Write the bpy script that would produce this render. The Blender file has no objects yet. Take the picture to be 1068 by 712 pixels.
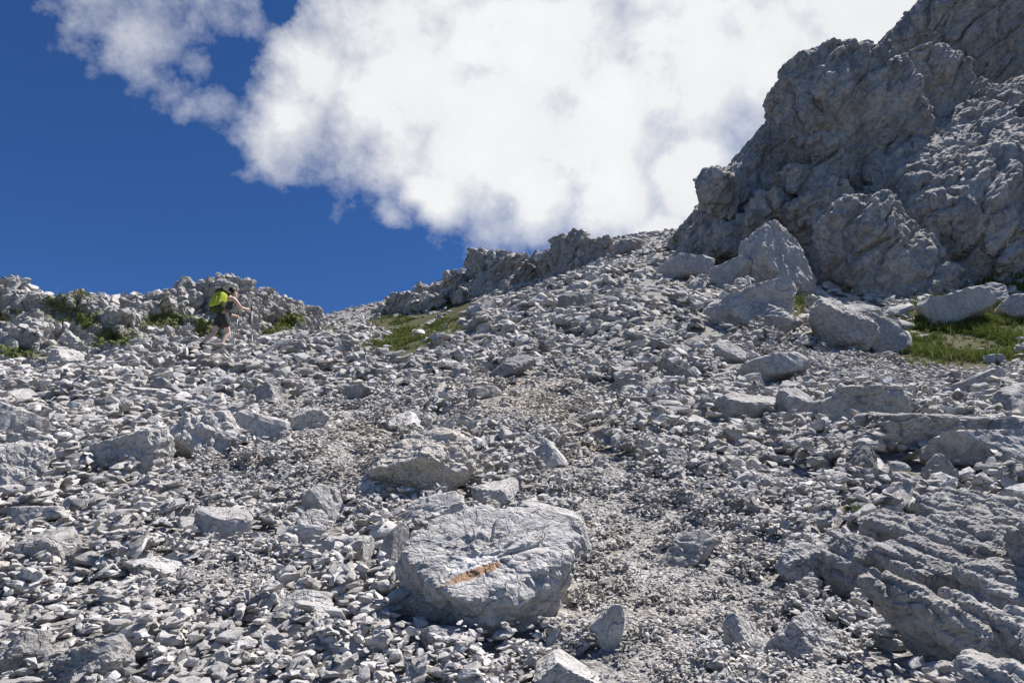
import bpy, bmesh, math, random
import numpy as np
from mathutils import Vector, Matrix
from mathutils.bvhtree import BVHTree

rng = np.random.default_rng(7)
random.seed(7)
C = bpy.context.scene.collection
scene = bpy.context.scene
R = math.radians

# ------------------------------------------------------------------ camera
PW, PH, F = 1068.0, 712.0, 711.0
PITCH = R(20.0)
EYE = np.array([0.0, 0.0, 1.6])
cam_d = bpy.data.cameras.new('camera'); cam = bpy.data.objects.new('camera', cam_d); C.objects.link(cam)
cam.location = EYE; cam.rotation_euler = (R(90) + PITCH, 0, 0)
cam_d.sensor_width = 36.0; cam_d.lens = F / PW * 36.0
cam_d.clip_start = 0.05; cam_d.clip_end = 5000
scene.camera = cam
RIGHT = np.array([1.0, 0, 0]); FWD = np.array([0, math.cos(PITCH), math.sin(PITCH)]); UP = np.array([0, -math.sin(PITCH), math.cos(PITCH)])


def ray(px, py):
    px = np.asarray(px, float); py = np.asarray(py, float)
    return ((px - PW / 2) / F)[..., None] * RIGHT + ((PH / 2 - py) / F)[..., None] * UP + FWD


def at(px, py, D):
    """point at forward (world y) distance D that the photograph shows at this place"""
    d = ray(px, py)
    return EYE + d * (np.asarray(D, float) / d[..., 1])[..., None]


def to_px(P):
    v = np.asarray(P, float) - EYE
    z = v @ FWD
    return PW / 2 + F * (v @ RIGHT) / z, PH / 2 - F * (v @ UP) / z


# ------------------------------------------------------------------ noise
def _h(ix, iy, iz, s):
    n = (ix * 374761393 + iy * 668265263 + iz * 2147483647 + s * 974634777) & 0xFFFFFFFF
    n = ((n ^ (n >> 13)) * 1274126177) & 0xFFFFFFFF
    n = ((n ^ (n >> 16)) * 2246822519) & 0xFFFFFFFF
    return ((n ^ (n >> 15)) & 0xFFFFFF) / float(0xFFFFFF)


def vnoise(p, s=0):
    i = np.floor(p).astype(np.int64); f = p - i
    f = f * f * f * (f * (f * 6 - 15) + 10)
    out = 0
    for a in (0, 1):
        for b in (0, 1):
            for c in (0, 1):
                w = (f[:, 0] if a else 1 - f[:, 0]) * (f[:, 1] if b else 1 - f[:, 1]) * (f[:, 2] if c else 1 - f[:, 2])
                out = out + w * _h(i[:, 0] + a, i[:, 1] + b, i[:, 2] + c, s)
    return out * 2 - 1


def fbm(p, oct=4, s=0, gain=0.5, ridged=False):
    a, t, tot = 1.0, 0, 0
    for k in range(oct):
        n = vnoise(p * (2.03 ** k) + 17.3 * k, s + k)
        if ridged: n = 1 - 2 * np.abs(n)
        t = t + a * n; tot += a; a *= gain
    return t / tot


def worley(p, s=0):
    i = np.floor(p).astype(np.int64)
    f1 = np.full(len(p), 9.0); f2 = np.full(len(p), 9.0); idn = np.zeros(len(p))
    for a in (-1, 0, 1):
        for b in (-1, 0, 1):
            for c in (-1, 0, 1):
                q = i + (a, b, c)
                x = q[:, 0] + _h(q[:, 0], q[:, 1], q[:, 2], s); y = q[:, 1] + _h(q[:, 0], q[:, 1], q[:, 2], s + 1); z = q[:, 2] + _h(q[:, 0], q[:, 1], q[:, 2], s + 2)
                d = np.sqrt((x - p[:, 0]) ** 2 + (y - p[:, 1]) ** 2 + (z - p[:, 2]) ** 2)
                m = d < f1
                f2 = np.where(m, f1, np.minimum(f2, d))
                idn = np.where(m, _h(q[:, 0], q[:, 1], q[:, 2], s + 3), idn)
                f1 = np.where(m, d, f1)
    return f1, f2, idn


def facet(p, s=0, tilt=1.0, squash=None):
    """broken faces: every cell of a random foam gets its own flat, tilted plane; also how close the cell's edge is"""
    i = np.floor(p).astype(np.int64)
    f1 = np.full(len(p), 9.0); f2 = np.full(len(p), 9.0); h = np.zeros(len(p)); c = np.zeros((len(p), 3))
    for a in (-1, 0, 1):
        for b in (-1, 0, 1):
            for e in (-1, 0, 1):
                q = i + (a, b, e)
                x = np.stack([q[:, k] + _h(q[:, 0], q[:, 1], q[:, 2], s + k) for k in range(3)], 1)
                d = np.sqrt(((x - p) ** 2).sum(1)); m = d < f1
                f2 = np.where(m, f1, np.minimum(f2, d)); h = np.where(m, _h(q[:, 0], q[:, 1], q[:, 2], s + 3), h)
                c = np.where(m[:, None], x, c); f1 = np.where(m, d, f1)
    t = np.stack([(h * 7919.13) % 1, (h * 3571.71) % 1, (h * 9973.37) % 1], 1) * 2 - 1
    e = f2 - f1
    return (0.6 * (h - 0.5) + tilt * 0.7 * (t * (p - c)).sum(1)) * np.clip(e * 3.5, 0, 1), e


# ------------------------------------------------------------------ the ground's height
GC = [  # photo place and forward distance of points on the open scree
    (0, 712, 2.9), (267, 712, 2.85), (534, 712, 2.8), (800, 712, 2.75), (1068, 712, 2.7),
    (0, 600, 3.95), (267, 600, 3.95), (534, 600, 3.9), (800, 600, 3.85), (1068, 600, 3.6),
    (0, 500, 5.9), (267, 500, 5.9), (534, 500, 5.8), (800, 500, 5.4), (1068, 500, 4.9),
    (0, 450, 7.9), (267, 450, 7.9), (534, 450, 7.9), (800, 450, 7.1), (1068, 450, 6.3),
    (0, 412, 11.2), (267, 410, 11.2), (534, 410, 10.4), (800, 410, 9.6), (1068, 410, 9.4),
    (50, 388, 16), (230, 371, 16), (400, 373, 17), (534, 371, 13.5), (700, 371, 13), (900, 371, 14), (1068, 380, 14),
    (400, 358, 28), (440, 345, 36), (350, 335, 42), (350, 329, 50), (330, 332, 38), (280, 350, 26),
    (600, 330, 17), (700, 330, 16.8), (800, 330, 18), (900, 345, 18), (1000, 345, 17.5), (1068, 292, 22), (1040, 310, 20.5), (985, 332, 18.5),
    (600, 290, 24), (690, 280, 25), (650, 268, 30), (520, 330, 20), (560, 302, 25), (740, 270, 27),
    (450, 309, 48), (520, 280, 47), (480, 346, 24), (520, 328, 34), (600, 264, 41), (0, 386, 24), (0, 376, 40), (120, 378, 28), (350, 345, 80), (600, 285, 80),
    (1068, 250, 30), (900, 280, 30), (1068, 230, 60), (-300, 404, 14), (-300, 386, 30), (1400, 400, 10), (1400, 300, 24),
    (-300, 600, 3.95), (1400, 600, 3.4)]
_g = np.array([at(*c) for c in GC])
_gu = np.stack([_g[:, 0] / _g[:, 1], np.log(_g[:, 1])], 1)
_gs = _g[:, 2] / _g[:, 1]


def _tps(d):
    return np.where(d > 1e-9, d * d * np.log(np.maximum(d, 1e-9)), 0)


_n = len(GC)
_A = np.zeros((_n + 3, _n + 3))
_A[:_n, :_n] = _tps(np.linalg.norm(_gu[:, None] - _gu[None], axis=2)) + np.eye(_n) * 0.004
_A[:_n, _n] = 1; _A[:_n, _n + 1:] = _gu; _A[_n, :_n] = 1; _A[_n + 1:, :_n] = _gu.T
_w = np.linalg.solve(_A, np.concatenate([_gs, np.zeros(3)]))


def slope_S(u, l):
    u = np.clip(u, -1.25, 1.25); l = np.clip(l, math.log(1.6), math.log(80))
    q = np.stack([u, l], 1)
    out = np.zeros(len(q))
    for a in range(0, len(q), 60000):
        b = q[a:a + 60000]
        out[a:a + 60000] = _tps(np.linalg.norm(b[:, None] - _gu[None], axis=2)) @ _w[:_n] + _w[_n] + b @ _w[_n + 1:]
    p3 = np.stack([u * 5, l * 5, u * 0], 1)
    return out + 0.010 * fbm(p3, 4, 3)


def H(x, y):
    x = np.atleast_1d(np.asarray(x, float)); y = np.atleast_1d(np.asarray(y, float))
    ye = np.clip(y, 1.6, 80)
    h = slope_S(x / ye, np.log(ye)) * y
    far = np.maximum(y - 80, 0)
    return h - far * 0.9 - np.maximum(np.abs(x) - 1.25 * ye - 20, 0) * 0.3


def ground_hit(px, py, dmax=75.0):
    d = ray(px, py)
    D = np.exp(np.linspace(math.log(1.7), math.log(dmax), 400))
    P = EYE + d * (D / d[1])[:, None]
    below = P[:, 2] <= H(P[:, 0], P[:, 1])
    k = int(np.argmax(below)) if below.any() else len(D) - 1
    return P[k]


# ------------------------------------------------------------------ object helpers
def tag(o, label=None, cat=None, group=None, kind=None):
    if label: o['label'] = label
    if cat: o['category'] = cat
    if group: o['group'] = group
    if kind: o['kind'] = kind
    return o


def mesh_obj(name, V, Fc, mat, parent=None, smooth=False, attrs=None):
    me = bpy.data.meshes.new(name)
    V = np.asarray(V, np.float32)
    if isinstance(Fc, np.ndarray):
        k = Fc.shape[1]; nf = len(Fc)
        me.vertices.add(len(V)); me.vertices.foreach_set('co', V.ravel())
        me.loops.add(nf * k); me.loops.foreach_set('vertex_index', Fc.astype(np.int32).ravel())
        me.polygons.add(nf); me.polygons.foreach_set('loop_start', np.arange(0, nf * k, k, dtype=np.int32))
        me.polygons.foreach_set('loop_total', np.full(nf, k, dtype=np.int32))
        me.update(calc_edges=True)
    else:
        me.from_pydata([tuple(map(float, v)) for v in V], [], Fc); me.update()
    me.polygons.foreach_set('use_smooth', np.full(len(me.polygons), smooth))
    for k, a in (attrs or {}).items():
        at_ = me.attributes.new(k, 'FLOAT', 'POINT'); at_.data.foreach_set('value', np.asarray(a, np.float32))
    if mat: me.materials.append(mat)
    o = bpy.data.objects.new(name, me); C.objects.link(o)
    if parent: o.parent = parent
    return o


def get_VF(me):
    V = np.zeros(len(me.vertices) * 3, np.float32); me.vertices.foreach_get('co', V)
    me.calc_loop_triangles()
    T = np.zeros(len(me.loop_triangles) * 3, np.int32); me.loop_triangles.foreach_get('vertices', T)
    return V.reshape(-1, 3).astype(float), T.reshape(-1, 3)


def voxel_union(V, T, size):
    """one closed skin round a heap of overlapping closed shapes"""
    me = bpy.data.meshes.new('tmp'); me.from_pydata(V.tolist(), [], T.tolist()); me.update()
    o = bpy.data.objects.new('tmp', me); C.objects.link(o)
    m = o.modifiers.new('r', 'REMESH'); m.mode = 'VOXEL'; m.voxel_size = size
    dg = bpy.context.evaluated_depsgraph_get()
    ev = bpy.data.meshes.new_from_object(o.evaluated_get(dg))
    V2, T2 = get_VF(ev)
    bpy.data.objects.remove(o); bpy.data.meshes.remove(me); bpy.data.meshes.remove(ev)
    return V2, T2


def vnormals(V, T):
    fn = np.cross(V[T[:, 1]] - V[T[:, 0]], V[T[:, 2]] - V[T[:, 0]])
    N = np.zeros_like(V)
    for k in range(3):
        for c in range(3): N[:, c] += np.bincount(T[:, k], fn[:, c], len(V))
    return N / np.maximum(np.linalg.norm(N, axis=1, keepdims=True), 1e-12)


# ------------------------------------------------------------------ materials
def new_mat(name):
    m = bpy.data.materials.new(name); m.use_nodes = True
    nt = m.node_tree; b = nt.nodes['Principled BSDF']
    return m, nt, b


def N(nt, t, **kw):
    n = nt.nodes.new(t)
    for k, v in kw.items():
        if k.startswith('i_'): n.inputs[k[2:].replace('_', ' ')].default_value = v
        else: setattr(n, k, v)
    return n


def ramp(nt, src, stops):
    r = nt.nodes.new('ShaderNodeValToRGB')
    while len(r.color_ramp.elements) < len(stops): r.color_ramp.elements.new(0.5)
    for e, (p, c) in zip(r.color_ramp.elements, stops):
        e.position = p; e.color = (*(c if isinstance(c, tuple) else (c, c, c)), 1)
    nt.links.new(src, r.inputs[0]); return r.outputs[0]


def mixc(nt, fac, a, b, mode='MIX'):
    n = nt.nodes.new('ShaderNodeMix'); n.data_type = 'RGBA'; n.blend_type = mode
    for s, v in ((n.inputs[0], fac), (n.inputs[6], a), (n.inputs[7], b)):
        if isinstance(v, bpy.types.NodeSocket): nt.links.new(v, s)
        elif isinstance(v, tuple): s.default_value = (*v, 1)
        else: s.default_value = v
    return n.outputs[2]


def mth(nt, op, a, b=None, clamp=False):
    n = nt.nodes.new('ShaderNodeMath'); n.operation = op; n.use_clamp = clamp
    for i, v in enumerate((a, b)):
        if v is None: continue
        if isinstance(v, bpy.types.NodeSocket): nt.links.new(v, n.inputs[i])
        else: n.inputs[i].default_value = v
    return n.outputs[0]


def noise_tex(nt, co, scale, detail=5, rough=0.6):
    n = N(nt, 'ShaderNodeTexNoise', i_Scale=scale, i_Detail=detail, i_Roughness=rough)
    nt.links.new(co, n.inputs['Vector']); return n.outputs[0]


def rock_material(name, light=(0.475, 0.457, 0.445), dark=(0.215, 0.206, 0.20), warm=(0.36, 0.29, 0.20), k=1.0, bump=0.006, warm_amt=0.25, paint=None, crack=0.5, moss=False, grain=0.55, spk=0.6, streak=0.0):
    """grey limestone: cloudy tone, warm weathering, dark lichen specks, pitted surface; k scales the pattern (1 = hand-sized detail)"""
    m, nt, b = new_mat(name)
    co = N(nt, 'ShaderNodeTexCoord').outputs['Object']
    tone = N(nt, 'ShaderNodeAttribute', attribute_name='tone').outputs['Fac']
    wat = N(nt, 'ShaderNodeAttribute', attribute_name='warm').outputs['Fac']
    n1 = noise_tex(nt, co, 2.2 * k, 6, 0.62)
    n2 = noise_tex(nt, co, 16 * k, 5, 0.7)
    n3 = noise_tex(nt, co, 70 * k, 3, 0.65)
    col = mixc(nt, ramp(nt, n1, [(0.33, 0.0), (0.62, 1.0)]), dark, light)
    col = mixc(nt, grain, col, ramp(nt, n2, [(0.36, (0.20, 0.192, 0.187)), (0.52, (0.42, 0.405, 0.395)), (0.7, (0.54, 0.525, 0.51))]))
    wm = mth(nt, 'MULTIPLY', ramp(nt, noise_tex(nt, co, 3.1 * k, 4, 0.6), [(0.52, 0.0), (0.72, 1.0)]), warm_amt)
    wm = mth(nt, 'ADD', wm, wat, True)
    col = mixc(nt, wm, col, mixc(nt, n2, warm, (0.5, 0.44, 0.35)))
    speck = ramp(nt, n3, [(0.33, 1.0), (0.42, 0.0)])
    col = mixc(nt, mth(nt, 'MULTIPLY', speck, spk), col, (0.10, 0.10, 0.105))
    mul = N(nt, 'ShaderNodeMix', data_type='RGBA', blend_type='MULTIPLY'); mul.inputs[0].default_value = 1
    nt.links.new(col, mul.inputs[6])
    cmb = N(nt, 'ShaderNodeCombineColor'); 
    for i in range(3): nt.links.new(tone, cmb.inputs[i])
    nt.links.new(cmb.outputs[0], mul.inputs[7]); col = mul.outputs[2]
    if streak:
        mp = N(nt, 'ShaderNodeMapping'); mp.inputs['Scale'].default_value = (1.0, 1.0, 0.16); nt.links.new(co, mp.inputs[0])
        st = ramp(nt, noise_tex(nt, mp.outputs[0], 1.3, 4, 0.6), [(0.48, 0.0), (0.66, 1.0)])
        col = mixc(nt, mth(nt, 'MULTIPLY', st, streak), col, (0.13, 0.12, 0.115))
    if moss:
        gr = N(nt, 'ShaderNodeAttribute', attribute_name='green').outputs['Fac']
        col = mixc(nt, gr, col, mixc(nt, n2, (0.05, 0.06, 0.02), (0.15, 0.16, 0.055)))
    if paint: col = paint(nt, co, col, n2)
    nt.links.new(col, b.inputs['Base Color'])
    b.inputs['Roughness'].default_value = 0.9; b.inputs['Specular IOR Level'].default_value = 0.25
    vor = N(nt, 'ShaderNodeTexVoronoi', feature='DISTANCE_TO_EDGE', i_Scale=5.0 * k)
    wv = N(nt, 'ShaderNodeVectorMath', operation='ADD'); nt.links.new(co, wv.inputs[0])
    nz = N(nt, 'ShaderNodeTexNoise', i_Scale=6.0 * k, i_Detail=3.0); nt.links.new(co, nz.inputs['Vector'])
    sc = N(nt, 'ShaderNodeVectorMath', operation='SCALE'); sc.inputs['Scale'].default_value = 0.35 / k
    nt.links.new(nz.outputs['Color'], sc.inputs[0]); nt.links.new(sc.outputs[0], wv.inputs[1]); nt.links.new(wv.outputs[0], vor.inputs['Vector'])
    cr = ramp(nt, vor.outputs['Distance'], [(0.0, 0.0), (0.05, 1.0)])
    hgt = mth(nt, 'ADD', mth(nt, 'MULTIPLY', n2, 1.6), mth(nt, 'MULTIPLY', n3, 0.6))
    hgt = mth(nt, 'ADD', hgt, mth(nt, 'MULTIPLY', cr, crack))
    bp = N(nt, 'ShaderNodeBump', i_Strength=1.0, i_Distance=bump)
    nt.links.new(hgt, bp.inputs['Height']); nt.links.new(bp.outputs[0], b.inputs['Normal'])
    return m


def paint_mark(nt, co, col, n2):
    """worn orange and white waymark brushed on the stone, in the stone's own coordinates"""
    sp = N(nt, 'ShaderNodeSeparateXYZ'); nt.links.new(co, sp.inputs[0])
    out = col
    nz = noise_tex(nt, co, 26, 4, 0.75)
    nz2 = noise_tex(nt, co, 60, 3, 0.7)
    for (cx, cz, lx, lz, slope, c, thr) in PAINT:
        dx = mth(nt, 'SUBTRACT', sp.outputs[0], cx)
        dz = mth(nt, 'SUBTRACT', mth(nt, 'SUBTRACT', sp.outputs[2], cz), mth(nt, 'MULTIPLY', dx, slope))
        e = mth(nt, 'ADD', mth(nt, 'POWER', mth(nt, 'ABSOLUTE', mth(nt, 'DIVIDE', dx, lx)), 3.0), mth(nt, 'POWER', mth(nt, 'ABSOLUTE', mth(nt, 'DIVIDE', dz, lz)), 2.0))
        v = mth(nt, 'ADD', mth(nt, 'MULTIPLY', nz, 2.3), mth(nt, 'MULTIPLY', nz2, 1.5))
        v = mth(nt, 'SUBTRACT', v, mth(nt, 'MULTIPLY', e, 0.55))
        f = ramp(nt, mth(nt, 'MULTIPLY', v, 0.5), [(thr * 0.5, 0.0), (thr * 0.5 + 0.11, 0.9)])
        fr = mth(nt, 'LESS_THAN', sp.outputs[1], 0.05)
        out = mixc(nt, mth(nt, 'MULTIPLY', f, fr), out, c)
    return out


PAINT = [(-0.07, 0.075, 0.11, 0.03, 0.25, (0.58, 0.57, 0.56), 1.05), (-0.06, 0.03, 0.105, 0.018, 0.36, (0.35, 0.20, 0.11), 1.12)]
M_scree = rock_material('limestone_scree', k=1.6, bump=0.004, warm_amt=0.10, crack=0.2, grain=0.3, spk=0.25)
M_rock = rock_material('limestone_boulder', k=1.0, bump=0.016, warm_amt=0.16)
M_paint = rock_material('limestone_painted', k=1.2, bump=0.014, warm_amt=0.10, paint=paint_mark)
M_cliff = rock_material('limestone_cliff', light=(0.48, 0.46, 0.44), dark=(0.20, 0.19, 0.182), warm=(0.25, 0.20, 0.14), k=0.28, bump=0.06, warm_amt=0.3, streak=0.55)
M_ridge = rock_material('limestone_ridge', light=(0.46, 0.45, 0.435), dark=(0.215, 0.206, 0.20), k=0.5, bump=0.03, warm_amt=0.2, moss=True)
M_slab = rock_material('limestone_ledge', light=(0.40, 0.385, 0.378), dark=(0.15, 0.144, 0.14), k=1.4, bump=0.008, warm_amt=0.12)


def ground_material():
    m, nt, b = new_mat('gravel_ground')
    co = N(nt, 'ShaderNodeTexCoord').outputs['Object']
    g = N(nt, 'ShaderNodeAttribute', attribute_name='green').outputs['Fac']
    w = N(nt, 'ShaderNodeAttribute', attribute_name='warm').outputs['Fac']
    n1 = noise_tex(nt, co, 1.5, 5); n2 = noise_tex(nt, co, 22, 5, 0.7)
    va = N(nt, 'ShaderNodeTexVoronoi', i_Scale=17.0); vb = N(nt, 'ShaderNodeTexVoronoi', i_Scale=55.0)
    for v in (va, vb): nt.links.new(co, v.inputs['Vector'])
    def grey(v):
        sp = N(nt, 'ShaderNodeSeparateColor'); nt.links.new(v.outputs['Color'], sp.inputs[0]); return sp.outputs[0]
    col = mixc(nt, grey(va), (0.17, 0.163, 0.155), (0.38, 0.368, 0.352))
    col = mixc(nt, 0.5, col, mixc(nt, grey(vb), (0.13, 0.125, 0.12), (0.40, 0.388, 0.372)))
    col = mixc(nt, ramp(nt, va.outputs['Distance'], [(0.5, 0.0), (0.75, 0.7)]), col, (0.11, 0.105, 0.10))
    col = mixc(nt, mth(nt, 'MULTIPLY', w, 0.7), col, mixc(nt, n2, (0.15, 0.11, 0.075), (0.36, 0.30, 0.23)))
    gs_ = ramp(nt, mth(nt, 'ADD', g, mth(nt, 'MULTIPLY', mth(nt, 'SUBTRACT', n2, 0.5), 0.6)), [(0.12, 0.0), (0.35, 1.0)])
    col = mixc(nt, gs_, col, mixc(nt, ramp(nt, noise_tex(nt, co, 5.0, 4, 0.6), [(0.4, 0.0), (0.6, 1.0)]), (0.085, 0.065, 0.04), (0.055, 0.07, 0.02)))
    nt.links.new(col, b.inputs['Base Color']); b.inputs['Roughness'].default_value = 0.95
    b.inputs['Specular IOR Level'].default_value = 0.2
    bp = N(nt, 'ShaderNodeBump', i_Strength=1.0, i_Distance=0.03)
    nt.links.new(mth(nt, 'SUBTRACT', mth(nt, 'MULTIPLY', n2, 0.7), mth(nt, 'ADD', va.outputs['Distance'], mth(nt, 'MULTIPLY', vb.outputs['Distance'], 0.35))), bp.inputs['Height']); nt.links.new(bp.outputs[0], b.inputs['Normal'])
    return m


def plain(name, c, rough=0.8, var=0.25, scale=30, metal=0.0, spec=0.3):
    m, nt, b = new_mat(name)
    co = N(nt, 'ShaderNodeTexCoord').outputs['Object']
    n = noise_tex(nt, co, scale, 4)
    nt.links.new(mixc(nt, n, tuple(x * (1 - var) for x in c), tuple(min(1, x * (1 + var)) for x in c)), b.inputs['Base Color'])
    b.inputs['Roughness'].default_value = rough; b.inputs['Metallic'].default_value = metal; b.inputs['Specular IOR Level'].default_value = spec
    return m


def grass_material():
    m, nt, b = new_mat('alpine_grass')
    t = N(nt, 'ShaderNodeAttribute', attribute_name='tone').outputs['Fac']
    nt.links.new(ramp(nt, t, [(0.0, (0.04, 0.06, 0.014)), (0.5, (0.10, 0.14, 0.032)), (0.85, (0.18, 0.20, 0.06)), (1.0, (0.32, 0.28, 0.13))]), b.inputs['Base Color'])
    b.inputs['Roughness'].default_value = 0.7; b.inputs['Specular IOR Level'].default_value = 0.2
    tr = N(nt, 'ShaderNodeBsdfTranslucent'); mx = N(nt, 'ShaderNodeMixShader'); mx.inputs[0].default_value = 0.25
    nt.links.new(b.inputs['Base Color'].links[0].from_socket, tr.inputs['Color'])
    nt.links.new(b.outputs[0], mx.inputs[1]); nt.links.new(tr.outputs[0], mx.inputs[2]); nt.links.new(mx.outputs[0], nt.nodes['Material Output'].inputs['Surface'])
    return m


# ------------------------------------------------------------------ rock shapes
def ico(level):
    bm = bmesh.new(); bmesh.ops.create_icosphere(bm, subdivisions=level, radius=1)
    me = bpy.data.meshes.new('t'); bm.to_mesh(me); bm.free()
    V, T = get_VF(me); bpy.data.meshes.remove(me)
    return V / np.linalg.norm(V, axis=1, keepdims=True), T


ICO = {k: ico(k) for k in (2, 3, 4, 5, 6)}


def rnd_dir(r, n):
    v = r.normal(size=(n, 3)); return v / np.linalg.norm(v, axis=1, keepdims=True)


def polytope(dirs, Nn, d, p=22):
    c = np.maximum(dirs @ Nn.T, 0) / d
    return (np.maximum(c, 0.0) ** p).sum(1).clip(30.0 ** -p) ** (-1.0 / p)


def rock_planes(r, style):
    if style == 'slab':
        n = np.concatenate([[[0, 0, 1], [0, 0, -1]], rnd_dir(r, 9) * (1, 1, 0.35)]); d = np.concatenate([[0.36, 0.4], r.uniform(0.7, 1.05, 9)])
        n[:2] += r.normal(0, 0.12, (2, 3))
    elif style == 'block':
        n = np.array([[1, 0, 0], [-1, 0, 0], [0, 1, 0], [0, -1, 0], [0, 0, 1], [0, 0, -1]]) + r.normal(0, 0.36, (6, 3))
        n = np.concatenate([n, rnd_dir(r, 6)]); d = np.concatenate([r.uniform(0.6, 0.8, 6), r.uniform(0.8, 1.0, 6)])
    elif style == 'wedge':
        n = np.concatenate([rnd_dir(r, 5), rnd_dir(r, 6)]); d = np.concatenate([r.uniform(0.4, 0.6, 5), r.uniform(0.8, 1.1, 6)])
        n = np.concatenate([n, [[1, 0, 0], [-1, 0, 0], [0, 1, 0], [0, -1, 0], [0, 0, 1], [0, 0, -1]]]); d = np.concatenate([d, np.full(6, 1.0)])
    else:
        n = rnd_dir(r, 18); d = r.uniform(0.75, 1.0, 18)
    return n / np.linalg.norm(n, axis=1, keepdims=True), d


def rough_up(V, r, amt, k=1.0, seed=0):
    """chips, pits and ledges on a unit rock"""
    s = float(r.uniform(0, 50))
    L = np.linalg.norm(V, axis=1, keepdims=True); D = V / L
    q = V * k + s
    c1, e1 = facet(q * 2.2, seed + 11, 1.2)
    c2, e2 = facet(q * 5.5, seed + 31, 1.2)
    disp = amt * (0.7 * fbm(q * 1.6, 3, seed) + 1.5 * c1 - 0.35 * np.exp(-(e1 * 14) ** 2) + 0.6 * c2 + 0.30 * fbm(q * 6.0, 3, seed + 5, ridged=True) + 0.2 * fbm(q * 14, 3, seed + 9))
    return V + D * disp[:, None]


def fit(V, size):
    lo, hi = V.min(0), V.max(0)
    return (V - (lo + hi) / 2) / (hi - lo) * np.asarray(size)


def make_rock(r, style, size, level=4, amt=0.06, rot=(0, 0, 0), poly=None, p=22, k=1.0, front=None):
    """V, T of a rock that fills the world box size (x, y, z) after being turned by rot"""
    D, T = ICO[level]
    if poly is not None:
        P = np.asarray(poly, float); P[:, 1] *= -1
        lo, hi = P.min(0), P.max(0); c = P.mean(0) * 0.5 + (lo + hi) * 0.25
        q = (P - c) / ((hi - lo) / 2)
        nn, dd = [], []
        area = np.sum(q[:, 0] * np.roll(q[:, 1], -1) - np.roll(q[:, 0], -1) * q[:, 1])
        if area < 0: q = q[::-1]
        for i in range(len(q)):
            a, b = q[i], q[(i + 1) % len(q)]
            e = b - a; nv = np.array([e[1], -e[0]]); nv /= np.linalg.norm(nv)
            dist = max(nv @ a, 0.12)
            for bb in (r.uniform(-0.5, -0.05), r.uniform(0.2, 0.5)):
                cb = math.cos(bb); nn.append([nv[0] * cb, math.sin(bb), nv[1] * cb]); dd.append(dist * cb)
        for fv, fd in (front or []):
            v = np.array(fv, float); nn.append(v / np.linalg.norm(v)); dd.append(fd)
        for _ in range(0 if front else 4):
            v = np.array([r.normal(0, 0.45), -1, r.normal(0.25, 0.4)]); nn.append(v / np.linalg.norm(v)); dd.append(r.uniform(0.6, 0.85))
        for _ in range(3):
            v = np.array([r.normal(0, 0.4), 1, r.normal(0, 0.4)]); nn.append(v / np.linalg.norm(v)); dd.append(r.uniform(0.75, 1.0))
        V = D * polytope(D, np.array(nn), np.array(dd), p)[:, None]
        V = rough_up(V, r, amt, k, int(r.integers(1000)))
        return fit(V, size), T
    n, d = rock_planes(r, style)
    V = D * polytope(D, n, d, p)[:, None]
    if style == 'slab' : V = rough_up(V, r, amt * 0.5, k, int(r.integers(1000)))
    else: V = rough_up(V, r, amt, k, int(r.integers(1000)))
    M = np.array(Matrix.Rotation(rot[2], 3, 'Z') @ Matrix.Rotation(rot[1], 3, 'Y') @ Matrix.Rotation(rot[0], 3, 'X'))
    return fit(V @ M.T, size), T


FOOT = []      # footprints the loose stones keep clear of: x, y, rx, ry


def flat_attrs(n, tone, warm=0.0):
    return {'tone': np.full(n, tone), 'warm': np.full(n, warm)}
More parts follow.
